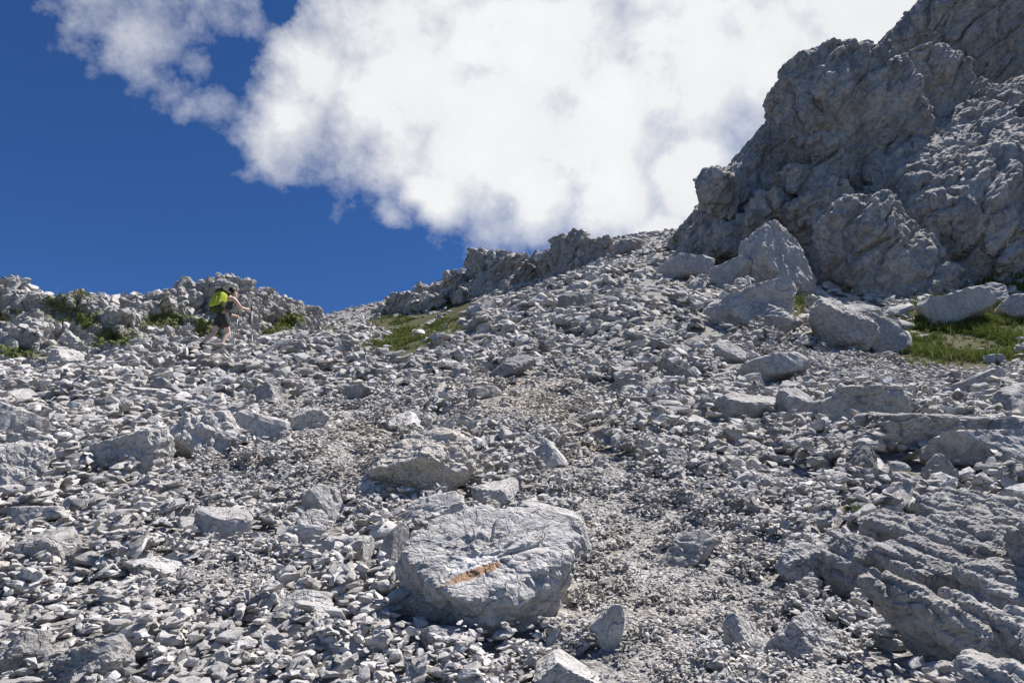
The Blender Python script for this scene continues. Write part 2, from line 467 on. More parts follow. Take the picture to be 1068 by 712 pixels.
# ------------------------------------------------------------------ big rocks the photograph shows one by one
# name, photo box, style, depth/width, tone, warm, level, outline (photo pixels) or None, short landmark name, label
B = [
 ('boulder', (417, 529, 606, 660), 'block', .75, 1.12, 0, 6, [(417,606),(430,556),(470,534),(540,529),(585,545),(606,580),(590,612),(565,640),(530,660),(470,645),(425,622)], 'the paint-marked boulder', 'large pale boulder with a worn orange and white paint stripe on its face'),
 ('rock_slab', (540, 522, 612, 588), 'slab', .9, 1.08, 0, 4, None, None, 'pale rough slab leaning on the upper right shoulder of the paint-marked boulder'),
 ('boulder', (377, 447, 497, 518), 'wedge', .8, 1.2, .34, 6, [(377,497),(400,475),(430,455),(455,447),(486,456),(497,478),(492,495),(462,512),(430,518),(390,514)], 'the overhanging boulder', 'tan and grey boulder with a dark overhanging underside, perched above the paint-marked one'),
 ('stone', (402, 425, 448, 452), 'wedge', .8, 1.3, 0, 4, None, None, 'small whitish stone sitting just above the overhanging tan boulder'),
 ('stone', (458, 446, 482, 478), 'block', .8, 1.2, .08, 4, None, None, 'pale upright lump of rock on the right end of the overhanging tan boulder'),
 ('boulder', (423, 514, 489, 558), 'block', .8, 1.12, 0, 4, [(423,535),(440,520),(475,514),(489,535),(487,550),(450,558),(426,556)], None, 'pale blocky boulder wedged between the paint-marked boulder and the overhanging one'),
 ('rock_slab', (550, 456, 594, 489), 'block', .8, 1.25, 0, 4, None, 'the whitish block', 'whitish flat-topped block up the slope to the right of the overhanging boulder'),
 ('rock_slab', (492, 495, 548, 530), 'slab', .9, 1.1, 0, 4, None, None, 'tilted pale slab lying just above the top edge of the paint-marked boulder'),
 ('rock_slab', (288, 533, 340, 575), 'slab', .5, 1.12, .04, 4, [(288,573),(315,545),(337,533),(340,545),(330,572),(312,575)], 'the leaning slab', 'smooth pale slab leaning left, beside the shadow of the overhanging boulder'),
 ('stone', (316, 507, 360, 546), 'block', .7, 1.08, .05, 4, None, None, 'pale square-cut stone right above the smooth leaning slab'),
 ('boulder', (169, 428, 246, 479), 'block', .9, 1.15, 0, 5, [(169,462),(180,445),(205,432),(225,428),(246,455),(240,470),(215,479),(185,470)], 'the big pale block on the left', 'big pale block with pitted sunlit top, the largest on the upper left scree'),
 ('boulder', (103, 449, 174, 500), 'block', .9, 1.08, 0, 5, [(103,462),(130,452),(165,449),(174,462),(168,490),(150,500),(128,496)], 'the dark-fronted block', 'block with a bright top and dark square front, left of the big pale block'),
 ('rock_slab', (241, 428, 302, 467), 'slab', .9, 1.1, 0, 4, None, 'the split slab', 'broad pale slab with a dark crack beside it, right of the big pale block'),
 ('rock_slab', (299, 424, 342, 451), 'block', .9, 1.08, 0, 4, None, None, 'pale slab-topped rock at the upper edge of the fine tan gravel'),
 ('boulder', (-14, 466, 42, 522), 'block', .9, 1.05, 0, 5, None, 'the left-edge boulder', 'grey boulder with a shadowed notch, cut by the left edge of the picture'),
 ('rock_slab', (-10, 428, 62, 462), 'slab', 1.0, 1.08, 0, 4, None, None, 'broad flat pale slab above the notched boulder at the left edge'),
 ('boulder', (24, 554, 76, 592), 'block', .9, .85, 0, 4, [(24,580),(36,558),(58,554),(76,572),(72,590),(40,592)], 'the dark left block', 'darker grey rounded block over a deep dark gap among the left stones'),
 ('stone', (20, 530, 62, 550), 'slab', .8, 1.0, 0, 4, None, None, 'thin flat grey stone lying above the darker rounded block on the left'),
 ('boulder', (46, 672, 134, 724), 'block', .8, .72, 0, 5, [(46,712),(60,690),(85,680),(115,672),(134,690),(125,724),(50,724)], 'the big bottom-left boulder', 'big mid-grey boulder with a tilted face at the bottom left edge'),
 ('boulder', (-22, 670, 37, 724), 'wedge', .8, .7, 0, 5, None, None, 'mid-grey pointed boulder cut by the bottom left corner of the picture'),
 ('rock_slab', (204, 530, 260, 568), 'slab', .6, 1.0, 0, 4, None, 'the diagonal slab', 'rough grey slab tilted down to the right, left of the smooth leaning slab'),
 ('stone', (135, 583, 187, 602), 'block', .7, 1.2, 0, 4, None, 'the long pale stone', 'long narrow pale stone lying level in the left foreground rubble'),
 ('stone', (282, 618, 348, 655), 'wedge', .8, 1.1, 0, 4, None, 'the broad foreground stone', 'broad pale stone with a shadowed lower edge, below the leaning slab'),
 ('stone', (615, 634, 650, 680), 'block', .7, 1.12, .03, 4, None, 'the upright stone', 'pale upright stone in fine gravel, right of the paint-marked boulder'),
 ('stone', (686, 555, 745, 591), 'wedge', .7, .88, .03, 4, [(686,583),(705,563),(735,555),(745,568),(722,588),(700,591)], 'the dark wedge stone', 'wedge of darker grey rock alone in the fine gravel, mid right'),
 ('rock_slab', (560, 684, 652, 724), 'slab', .9, 1.1, 0, 5, None, 'the bottom pale slab', 'pale low slab half buried at the bottom edge below the paint-marked boulder'),
 ('stone', (689, 468, 718, 493), 'block', .8, .95, 0, 4, None, 'the lone grey block', 'small blocky grey stone standing proud in the scree right of centre'),
 ('rock_slab', (510, 369, 560, 395), 'slab', .7, .72, 0, 4, [(510,388),(530,374),(552,369),(560,378),(540,391),(518,395)], 'the dark tilted slab', 'dark tilted slab in the upper middle scree, above the centre of the slope'),
 ('rock_slab', (476, 399, 526, 419), 'slab', .8, .75, .05, 4, None, None, 'dark flat slab lying just below the dark tilted slab in mid slope'),
 ('rock_slab', (620, 392, 671, 414), 'slab', .7, .72, 0, 4, None, 'the layered dark slab', 'dark layered slab right of mid slope, beside a paler stone'),
 ('stone', (644, 399, 692, 424), 'wedge', .8, 1.0, 0, 4, None, None, 'paler wedge stone against the right end of the dark layered slab'),
 ('stone', (686, 377, 727, 398), 'wedge', .7, .75, 0, 4, None, None, 'dark pointed stone up slope from the dark layered slab'),
 ('stone', (712, 431, 742, 449), 'slab', .8, 1.2, 0, 4, None, 'the small white slab', 'small bright flat slab in the scree below the cliff-foot boulders'),
 ('stone', (742, 358, 780, 381), 'wedge', .8, .95, 0, 4, None, None, 'angular grey stone below the boulder group at the foot of the cliff'),
 ('rock_slab', (773, 373, 836, 400), 'slab', .9, 1.1, 0, 4, None, 'the flat-topped slab', 'broad flat-topped pale slab on the gravel below the cliff-foot boulders'),
 ('boulder', (744, 410, 809, 443), 'block', .8, .98, 0, 4, None, None, 'wide grey block with a ragged dark front, below the broad flat-topped slab'),
 ('boulder', (807, 404, 852, 442), 'wedge', .8, .95, 0, 4, None, None, 'jagged grey rock standing between the wide ragged block and the large ledge slab'),
 ('rock_slab', (843, 408, 934, 450), 'slab', 1.0, 1.0, 0, 5, [(843,432),(868,415),(905,408),(934,420),(925,436),(895,446),(850,449)], 'the large ledge slab', 'large flat slab with an undercut dark edge, left of the biggest dark-fronted block'),
 ('boulder', (902, 429, 1024, 472), 'block', .7, .85, 0, 6, [(902,455),(912,436),(950,430),(990,431),(1024,445),(1015,460),(980,466),(940,472),(905,470)], 'the long dark-fronted block', 'long massive block with a dark front face in the right-hand scree'),
 ('boulder', (966, 460, 1062, 498), 'slab', .9, 1.0, 0, 5, None, 'the ribbed slab', 'pale ribbed slab just below the long dark-fronted block'),
 ('boulder', (884, 468, 916, 502), 'block', .8, .62, 0, 4, None, None, 'dark squarish block below the left end of the long dark-fronted block'),
 ('stone', (911, 468, 966, 492), 'slab', .8, 1.05, 0, 4, None, None, 'pale rough slab touching the dark squarish block on its right'),
 ('boulder', (908, 489, 968, 524), 'block', .8, 1.02, 0, 4, None, None, 'pale cracked block under the rough slab, left of the ribbed slab'),
 ('stone', (962, 478, 992, 512), 'wedge', .7, .75, 0, 4, None, None, 'dark upright wedge between the pale cracked block and the ribbed slab'),
 ('rock_slab', (1028, 440, 1085, 470), 'slab', .9, .95, 0, 4, None, None, 'grey slab at the right edge beyond the long dark-fronted block'),
 ('rock_slab', (1034, 508, 1090, 542), 'slab', .9, 1.0, 0, 4, None, 'the right-edge slab', 'pale flat slab cut by the right edge, above the layered ledge'),
 ('boulder', (806, 568, 860, 613), 'block', .8, .98, 0, 5, None, 'the pale ledge-foot block', 'pale lumpy block at the left foot of the layered rock ledge'),
 ('boulder', (795, 641, 872, 688), 'block', .8, .95, 0, 5, None, 'the shaded block', 'grey block with its right end in the shade of the layered ledge'),
 ('stone', (758, 645, 802, 684), 'wedge', .8, 1.08, .05, 4, None, None, 'pale stone with a sloping face, left of the grey block under the ledge'),
 ('boulder', (773, 237, 848, 310), 'wedge', .8, 1.08, .04, 6, [(773,275),(785,255),(800,237),(815,240),(835,265),(848,290),(838,308),(800,310),(778,292)], 'the tall cliff-foot boulder', 'tall pointed boulder standing against the foot of the shaded cliff'),
 ('boulder', (732, 295, 826, 347), 'block', .8, 1.12, 0, 5, [(732,330),(745,308),(775,297),(812,295),(826,312),(815,335),(780,347),(740,340)], 'the wide cliff-foot boulder', 'wide pale boulder in front of the tall pointed one at the cliff foot'),
 ('boulder', (765, 318, 836, 355), 'block', .8, 1.02, 0, 5, None, None, 'low pitted boulder under the wide pale boulder, left of the grass tuft'),
 ('boulder', (740, 272, 788, 303), 'wedge', .8, 1.05, 0, 5, None, None, 'sloping pale rock on the left flank of the tall pointed boulder'),
 ('rock_slab', (688, 272, 742, 294), 'slab', .8, 1.1, 0, 4, None, 'the top slab', 'flat pale slab high on the scree at the left corner of the cliff'),
 ('boulder', (846, 308, 908, 366), 'block', .8, .95, .04, 5, [(846,335),(858,312),(885,308),(905,332),(908,355),(890,366),(855,358)], 'the crusted boulder', 'rough crusted boulder right of the grass tuft at the cliff foot'),
 ('boulder', (878, 318, 916, 343), 'block', .8, 1.0, 0, 4, None, None, 'small rounded rock on the back of the rough crusted boulder'),
 ('boulder', (900, 328, 938, 370), 'block', .8, .9, .03, 4, None, None, 'grey rock at the left end of the grassy slope, right of the crusted boulder'),
 ('rock_slab', (953, 312, 1022, 343), 'slab', .9, 1.1, 0, 4, None, 'the grass slab', 'long pale slab lying in the grass under the cliff'),
 ('boulder', (1008, 299, 1052, 323), 'block', .8, 1.0, 0, 4, None, None, 'pale rock in the grass above the right end of the long grass slab'),
 ('boulder', (1044, 312, 1090, 340), 'block', .8, 1.02, 0, 4, None, None, 'pale rock in the grass at the right edge of the picture'),
 ('stone', (934, 345, 952, 364), 'block', .8, 1.2, 0, 3, None, None, 'small pale stone at the left tip of the grassy slope'),
 ('stone', (1030, 370, 1048, 382), 'block', .8, 1.2, 0, 3, None, None, 'small pale stone in the lower grass near the right edge'),
 ('rock_slab', (984, 388, 1044, 412), 'slab', .8, .98, 0, 4, None, 'the slab under the grass', 'grey slab at the top of the right-hand scree just below the grass'),
 ('boulder', (1040, 402, 1085, 432), 'block', .8, .95, 0, 4, None, None, 'grey block at the right edge below the grass'),
 ('boulder', (52, 365, 82, 392), 'round', .8, 1.2, 0, 4, None, 'the pale ridge-foot rock', 'rounded pale rock at the foot of the left ridge'),
 ('boulder', (66, 348, 104, 384), 'wedge', .6, 1.12, 0, 5, None, None, 'leaning pale slab of rock rising behind the rounded rock of the left ridge'),
 ('rock_slab', (146, 362, 168, 372), 'slab', .8, 1.25, 0, 3, None, None, 'small bright slab on the scree below the middle of the left ridge'),
 ('rock_slab', (0, 405, 46, 424), 'slab', .9, 1.0, 0, 4, None, None, 'flat grey slab under the left ridge near the left edge'),
 ('stone', (134, 405, 172, 420), 'slab', .8, 1.2, 0, 3, None, 'the bright flat stone', 'bright flat stone on the upper left scree below the hiker'),
 ('stone', (256, 402, 296, 424), 'wedge', .8, .8, 0, 4, None, None, 'dark wedge stone on the scree below the trekking pole'),
 ('stone', (358, 398, 388, 418), 'block', .8, .85, 0, 4, None, None, 'dark block on the middle scree above the fine tan gravel'),
 ('boulder', (580, 303, 614, 329), 'wedge', .6, .7, 0, 4, None, 'the dark crest rock', 'dark leaning rock high on the scree under the crest'),
 ('stone', (586, 428, 622, 446), 'slab', .8, 1.0, 0, 4, None, None, 'grey slab beside the brown soil patch in the middle of the slope'),
 ('stone', (440, 655, 486, 686), 'block', .8, 1.05, 0, 4, None, None, 'pale block in the rubble just below the paint-marked boulder'),
 ('stone', (340, 560, 392, 590), 'slab', .8, 1.0, 0, 4, None, None, 'pale slab half in the shadow cast by the overhanging boulder'),
 ('stone', (395, 545, 424, 600), 'slab', .5, 1.0, 0, 4, None, None, 'ribbed slab set on edge against the left side of the paint-marked boulder'),
]
LAND = []      # landmarks for naming the smaller stones: px, py, text
BOXD = []
OCCUPIED = []  # boxes in the photograph

FR_DARK = [((.15, -1, -.22), .5), ((-.05, -.45, .9), .42), ((.8, -.7, .1), .8)]
FR_UNDER = [((.12, -.78, -.62), .56), ((-.25, -.7, .66), .52), ((.65, -.72, .2), .66)]
FR_HERO = [((-.1, -.6, .79), .33), ((-.6, -.72, .35), .82), ((.45, -.82, .3), .76), ((0, -1, -.2), 1.0)]
FR_TOP = [((-.1, -.6, .8), .43), ((.2, -.95, -.1), .68), ((-.6, -.7, .3), .75)]
r = np.random.default_rng(21)
for i, (name, box, style, dep, tone, warm, lev, poly, lm, label) in enumerate(B):
    x0, y0, x1, y1 = box
    cx = (x0 + x1) / 2; hgt = y1 - y0
    base = ground_hit(cx, y1 - 2)
    w = (x1 - x0) / F; k_ = np.linalg.norm(base - EYE)
    rxm = w * k_ / 2; rym = rxm * dep
    D = base[1] + rym * 0.55 - (0.24 if 'overhanging underside' in label else 0)
    if y1 < 400 and hgt < 0: pass
    top, bot = y0, y1 + hgt * 0.16
    P = at(cx, (top + bot) / 2, D)
    t = np.linalg.norm(P - EYE)
    size = (w * t, w * t * dep, (bot - top) / F * t * 1.02)
    pl = None
    if poly:
        pl = [list(q) for q in poly]
        ym = (y0 + y1) / 2
        pl = [[a, b if b < ym else ym + (b - ym) * 1.32] for a, b in pl]
    big = lev >= 5
    rot = (r.normal(0, .3), r.normal(0, .3), r.uniform(0, 6.28)) if style != 'slab' else (r.normal(-0.15, .2), r.normal(0, .2), r.uniform(0, 6.28))
    V, T = make_rock(r, style, size, lev, 0.085 if big else 0.08, rot, pl, p=30 if big else 22, k=1.3 if big else 1.0,
                     front=FR_HERO if i == 0 else FR_UNDER if 'overhanging underside' in label else ([(np.array(v) / np.linalg.norm(v) + r.normal(0, .16, 3), d) for v, d in FR_DARK] if 'dark' in label and 'front' in label else [(np.array(v) / np.linalg.norm(v) + r.normal(0, .30, 3), d * r.uniform(.85, 1.15)) for v, d in FR_TOP]))
    mat = M_paint if i == 0 else M_rock
    o = mesh_obj(name, V, T, mat, None, smooth=False, attrs=flat_attrs(len(V), tone, warm))
    o.location = P
    tag(o, label, 'slab' if name == 'rock_slab' else name, 'single rocks lying on the scree', 'thing')
    BOXD.append((x0, y0, x1, y1, P[1]))
    FOOT.append((P[0], P[1], size[0] / 2, size[1] / 2))
    OCCUPIED.append(box)
    if lm: LAND.append((cx, (y0 + y1) / 2, lm))

# ------------------------------------------------------------------ cliff, ridges and the near ledge
MOSS = [(70, 322, 30, 16), (90, 335, 18, 14), (172, 333, 30, 9), (283, 350, 34, 12), (300, 335, 24, 9), (20, 366, 26, 13), (5, 328, 18, 10), (120, 352, 34, 16), (215, 345, 20, 12), (410, 330, 30, 8), (460, 325, 20, 6)]


def rock_mass(name, blocks, voxel, amp, kk, mat, label, cat, seed, tone=1.0, strata=(0.3, 0.2, 1.0), st_amp=0.5, block_amp=1.0, mid=0.5, fine=0.32, grain=(.6, .1, .8), warp=0.35):
    """blocks: (V, T) closed shapes, merged to one skin, then broken up with beds, joints and chips"""
    VV, TT, off = [], [], 0
    for V, T in blocks:
        VV.append(V); TT.append(T + off); off += len(V)
    V, T = voxel_union(np.concatenate(VV), np.concatenate(TT), voxel)
    s = np.asarray(strata, float); s /= np.linalg.norm(s)
    ga = np.asarray(grain, float); ga /= np.linalg.norm(ga)
    gb = np.cross(ga, (0.2, 1, 0.1)); gb /= np.linalg.norm(gb); gc = np.cross(ga, gb)
    for it in range(2):
        Nn = vnormals(V, T)
        if it == 0:
            wv = np.stack([fbm(V * kk * 0.8, 3, seed + j) for j in range(3)], 1) * (warp / kk)
            q = (V + wv)
            h = q @ s * kk * 2.2
            bed = np.abs((h - np.floor(h)) - 0.5) * 2
            Q = np.stack([q @ ga * 0.42, q @ gb * 1.25, q @ gc], 1)
            c1, e1 = facet(Q * kk * 1.15, seed + 20, 1.2)
            c2, e2 = facet(Q * kk * 3.0, seed + 40, 1.3)
            d = 0.55 * fbm(V * kk * 0.5, 3, seed + 60) * block_amp + block_amp * (1.5 * c1 - 0.5 * np.exp(-(e1 * 12) ** 2))
            d += mid * (1.5 * c2 - 0.4 * np.exp(-(e2 * 12) ** 2)) + st_amp * 0.35 * (np.clip(bed * 3, 0, 1) - 0.5)
            V = V + Nn * (d * amp)[:, None]
        else:
            c3, e3 = facet(np.stack([V @ ga * 0.5, V @ gb * 1.2, V @ gc], 1) * kk * 8.0, seed + 70, 1.4)
            d = 0.25 * fbm(V * kk * 4, 3, seed + 80, ridged=True) + 1.0 * c3 + 0.18 * fbm(V * kk * 16, 3, seed + 90)
            V = V + Nn * (d * amp * fine)[:, None]
    tn = tone * (1 + 0.12 * fbm(V * kk * 0.6, 3, seed + 95))
    P0 = V.mean(0); P0[2] = V[:, 2].min()
    vx, vy = to_px(V); mz = fbm(V * 1.6, 3, seed + 99)
    gm_ = np.zeros(len(V))
    for (mx0, my0, mrx, mry) in MOSS:
        gm_ = np.maximum(gm_, np.exp(-(((vx - mx0) / mrx) ** 2 + ((vy - my0) / mry) ** 2)))
    nup = vnormals(V, T)[:, 2]
    gm_ = np.clip((gm_ * 1.5 + 0.9 * mz + 0.5 * nup - 0.75) * 2.5, 0, 1)
    o = mesh_obj(name, V - P0, T, mat, None, smooth=False, attrs={'green': gm_, 'tone': tn, 'warm': np.clip(0.5 * fbm(V * kk * 0.35, 3, seed + 97) - 0.12, 0, 1)})
    o.location = P0
    tag(o, label, cat, None, 'structure')
    return o, V, T


def block_px(r, box, D, ry, style='block', poly=None, lev=4, amt=0.05, extra=0.0, p=18, front=None):
    x0, y0, x1, y1 = box
    P = at((x0 + x1) / 2, (y0 + y1) / 2, D); t = np.linalg.norm(P - EYE) * 1.0
    dz = (P - EYE) @ FWD
    V, T = make_rock(r, style, ((x1 - x0) / F * dz, 2 * ry, (y1 - y0) / F * dz * (1 + extra)), lev, amt, (r.normal(0, .2), r.normal(0, .2), r.uniform(0, 6)), poly, p, 1.0, front)
    # lean with the line of sight so that the outline keeps its place in height
    a = PITCH * 0.9
    V = V @ np.array(Matrix.Rotation(a, 3, 'X')).T if poly is not None else V
    return V + P, T


r = np.random.default_rng(5)
cl = []
def cpoly(poly, D, ry, lev=4, p=26, front=None):
    q = np.array(poly, float)
    cl.append(block_px(r, (q[:, 0].min(), q[:, 1].min(), q[:, 0].max(), q[:, 1].max()), D, ry, 'block', [list(a) for a in poly], lev, 0.03, 0, p, front))

cpoly([(912, 48), (955, 0), (1000, -60), (1250, -150), (1500, -150), (1500, 400), (900, 400), (885, 200)], 39.0, 5.0)
cpoly([(812, 98), (832, 72), (855, 54), (898, 49), (930, 70), (945, 190), (880, 250), (825, 230), (806, 150)], 28.5, 3.0)
cpoly([(880, 85), (925, 58), (1000, 62), (1040, 115), (1015, 165), (930, 185), (885, 165)], 30.5, 2.4)
cpoly([(1000, 70), (1100, 20), (1300, 0), (1300, 150), (1050, 165), (1005, 130)], 36.5, 3.0)
_c = at(1060, 215, 27.0)          # the big sloping shelf that catches the sun
_pl = [((-.22, -.74, .64), at(990, 184, 22.9)), ((-.28, -.95, .08), at(990, 188, 22.8)), ((-.93, -.3, .2), at(926, 215, 24.6)), ((1, 0, 0), _c + (12, 0, 0)), ((0, 1, 0), _c + (0, 6, 0)), ((0, 0, -1), _c - (0, 0, 7)), ((.3, -.9, .2), at(1130, 200, 22.8)), ((0, 0, 1), _c + (0, 0, 9))]
shn = np.array([np.array(a) / np.linalg.norm(a) for a, b in _pl]); shd = np.array([float(n_ @ (b - _c)) for n_, (a, b) in zip(shn, _pl)])
cl.append((ICO[5][0] * polytope(ICO[5][0], shn, shd, 40).clip(0, 40)[:, None] + _c, ICO[5][1]))
cpoly([(866, 212), (896, 196), (940, 206), (978, 245), (985, 325), (930, 352), (872, 340), (850, 262)], 22.5, 1.9)
cpoly([(950, 205), (1068, 175), (1250, 160), (1250, 330), (1068, 322), (965, 345)], 23.5, 2.2)
cpoly([(702, 238), (742, 195), (790, 140), (812, 124), (860, 160), (890, 270), (840, 330), (740, 300), (697, 275)], 30.0, 3.2)
cpoly([(812, 218), (872, 185), (905, 230), (880, 310), (835, 300)], 25.5, 1.8)
cpoly([(705, 255), (740, 222), (775, 225), (790, 280), (740, 300), (700, 285)], 27.5, 1.6)
cpoly([(803, 92), (826, 62), (850, 44), (890, 42), (900, 110), (850, 160), (806, 130)], 28.0, 2.2)
for _ in range(30):   # smaller blocks and knobs on the face
    px = r.uniform(705, 1180); f_ = (px - 700) / 370
    ytop = np.interp(px, [690, 740, 808, 850, 905, 955, 1200], [255, 195, 112, 66, 55, 12, -90])
    py = r.uniform(ytop + 26, 325); s_ = r.uniform(16, 42)
    if px > 905 and py < 215: continue
    D = np.interp(py, [40, 200, 330], [27.6, 25.6, 22.8]) + np.interp(px, [700, 820, 1000], [2.0, 0.4, -0.6])
    cl.append(block_px(r, (px - s_, py - s_ * .8, px + s_, py + s_ * .8), D, s_ / F * D * 0.9, 'block', None, 3, 0.06))
cliff, cV, cT = rock_mass('cliff', cl, 0.075, 0.46, 0.42, M_cliff, 'tall shaded grey limestone cliff with a sunlit ledge, right of the scree', 'cliff', 300, 0.95, (-0.55, 0.2, 0.8), 0.7, 1.0, 0.42, 0.30, (.62, .15, .77))

def ridge_blocks(r, xs, top, foot, Dfoot, n, smin, smax, lean=1.3, lev=3):
    out = []
    for _ in range(n):
        px = r.uniform(xs[0], xs[-1]); yt = np.interp(px, xs, top); yf = np.interp(px, xs, foot); Df = np.interp(px, xs, Dfoot)
        s_ = r.uniform(smin, smax) * (0.6 + 0.4 * min(1, (yf - yt) / 60))
        f_ = r.uniform(0, 1)
        py = yt + s_ * 0.72 + f_ * max(yf - yt - s_ * 0.6, 2)
        D = Df + (yf - py) / F * Df * lean + s_ / F * Df * 0.4
        out.append(block_px(r, (px - s_, py - s_ * .72, px + s_, py + s_ * .72), D, s_ / F * D * r.uniform(0.7, 1.1), r.choice(['block', 'wedge', 'slab', 'block']), None, 4, 0.04, 0.0, 30))
    return out


rx_ = [-260, -100, 0, 40, 85, 170, 235, 300, 330]
rt_ = [300, 290, 287, 281, 301, 303, 290, 316, 329]
rf_ = [400, 402, 402, 396, 390, 384, 368, 345, 335]
rd_ = [15.5, 15.5, 15.5, 16, 17, 19, 22, 27, 31]
left_ridge, lV, lT = rock_mass('rocky_ridge', ridge_blocks(r, rx_, rt_, rf_, rd_, 240, 14, 36) + ridge_blocks(r, rx_, [a + 26 for a in rt_], [a + 12 for a in rf_], [d + 1.2 for d in rd_], 90, 26, 44), 0.055, 0.20, 1.0, M_ridge, 'broken rocky ridge with green patches behind the hiker on the left', 'ridge', 500, 1.0, (0.5, 0.3, 0.8), 0.8, 0.7, 0.6, 0.4)

mx_ = [395, 430, 470, 490, 515, 545, 560, 580, 600, 625, 660, 695]
mt_ = [321, 304, 293, 273, 265, 266, 271, 258, 252, 264, 260, 264]
mf_ = [327, 322, 318, 318, 316, 312, 300, 292, 285, 282, 280, 285]
md_ = [47, 46, 45, 44, 43, 42, 40, 37, 34, 32.5, 31.5, 31]
crest, mV, mT = rock_mass('rocky_crest', ridge_blocks(r, mx_, mt_, mf_, md_, 170, 7, 18, 3.2) + ridge_blocks(r, [420, 480, 515, 560, 620], [306, 280, 266, 268, 256], [326, 322, 318, 305, 285], [43, 41, 40, 38, 33], 44, 18, 32, 3.2) + [block_px(r, b_, d_, 1.6, 'wedge', None, 4, .05, 0, 30) for b_, d_ in (((484, 261, 524, 300), 43), ((508, 264, 556, 300), 42), ((548, 252, 600, 300), 37.5), ((570, 249, 622, 295), 36), ((600, 254, 645, 285), 34.5), ((430, 298, 462, 322), 46), ((458, 284, 490, 318), 44), ((640, 256, 668, 276), 33))], 0.09, 0.26, 0.8, M_ridge, 'jagged rocky crest on the skyline at the head of the scree', 'crest', 700, 0.95, (0.4, 0.2, 0.9), 0.9)

# the layered ledge at the right edge, close to the camera
r = np.random.default_rng(12)
lb = []
def lpoly(poly, D, ry, front=None):
    q = np.array(poly, float)
    D = ground_hit(q[:, 0].mean(), q[:, 1].mean())[1] + ry * 0.8 - 0.36
    lb.append(block_px(r, (q[:, 0].min(), q[:, 1].min(), q[:, 0].max(), q[:, 1].max()), D, ry, 'block', [list(a) for a in poly], 4, 0.035, 0, 34, front))


TOP = [((.05, -.5, .85), .5), ((0, -1, -.05), .8)]
lpoly([(856, 575), (880, 558), (918, 566), (926, 600), (918, 640), (880, 632), (860, 610)], 3.98, .17)
lpoly([(905, 575), (950, 560), (1000, 585), (990, 640), (930, 640)], 3.85, .16, TOP)
lpoly([(930, 553), (985, 540), (1075, 560), (1080, 600), (1010, 610), (940, 590)], 4.05, .2, TOP)
lpoly([(905, 606), (935, 600), (1010, 640), (1075, 690), (1075, 740), (1000, 730), (945, 668), (912, 635)], 3.5, .13, [((-.3, -.9, .1), .75), ((0, -.6, .8), .6)])
lpoly([(955, 525), (1010, 512), (1090, 535), (1090, 566), (1000, 562), (960, 548)], 4.45, .2, TOP)
lpoly([(1000, 590), (1060, 585), (1140, 620), (1140, 660), (1060, 650), (1005, 625)], 3.75, .16, TOP)
lpoly([(1036, 648), (1068, 638), (1120, 660), (1110, 700), (1050, 690)], 3.2, .12, TOP)
lpoly([(985, 622), (1040, 640), (1060, 680), (1030, 700), (985, 660)], 3.55, .12, TOP)
lpoly([(1000, 690), (1060, 690), (1160, 740), (1160, 800), (1020, 790)], 3.0, .16)
lpoly([(890, 545), (925, 530), (965, 545), (950, 566), (900, 566)], 4.4, .14, TOP)
lpoly([(1060, 545), (1150, 530), (1250, 600), (1250, 760), (1090, 720)], 3.9, .4)
for _ in range(34):
    px = r.uniform(930, 1150); yt = np.interp(px, [870, 940, 1068, 1150], [575, 548, 530, 520]); yb = np.interp(px, [870, 930, 1000, 1150], [600, 630, 680, 720])
    py = r.uniform(yt, yb); s_ = r.uniform(16, 40)
    D = ground_hit(px, py)[1] - 0.12
    V, T = make_rock(r, 'slab', (2 * s_ / F * D, 1.5 * s_ / F * D, 0.5 * s_ / F * D), 3, .04, (0, 0, 0), None, 30)
    M = np.array(Matrix.Rotation(R(r.normal(20, 6)), 3, 'Y') @ Matrix.Rotation(R(r.normal(15, 8)), 3, 'X') @ Matrix.Rotation(r.uniform(0, 6), 3, 'Z'))
    lb.append((V @ M.T + at(px, py, D), T))
ledge, gV, gT = rock_mass('rock_ledge', lb, 0.011, 0.026, 5.5, M_slab, 'layered jagged rock ledge with dark cracks in the lower right corner', 'rock ledge', 900, 0.86, (0.35, -0.25, 0.9), 1.8, 0.9, 0.5, 0.30, (.85, .1, -.5), 0.12)
#PART3
# ------------------------------------------------------------------ zones of the scree, found from where the photograph shows them
def zone(px, py, rx, ry):
    a = ground_hit(px, py); b = ground_hit(px, py - ry); c = ground_hit(px, py + ry)
    u, l = a[0] / a[1], math.log(a[1])
    return u, l, rx / F, max(0.05, abs(math.log(b[1] / c[1])) / 2)


def zmask(zones, u, l):
    m = np.zeros(len(u))
    for (zu, zl, ru, rl, w) in zones:
        m = np.maximum(m, w * np.exp(-(((u - zu) / ru) ** 2 + ((l - zl) / rl) ** 2)))
    return m


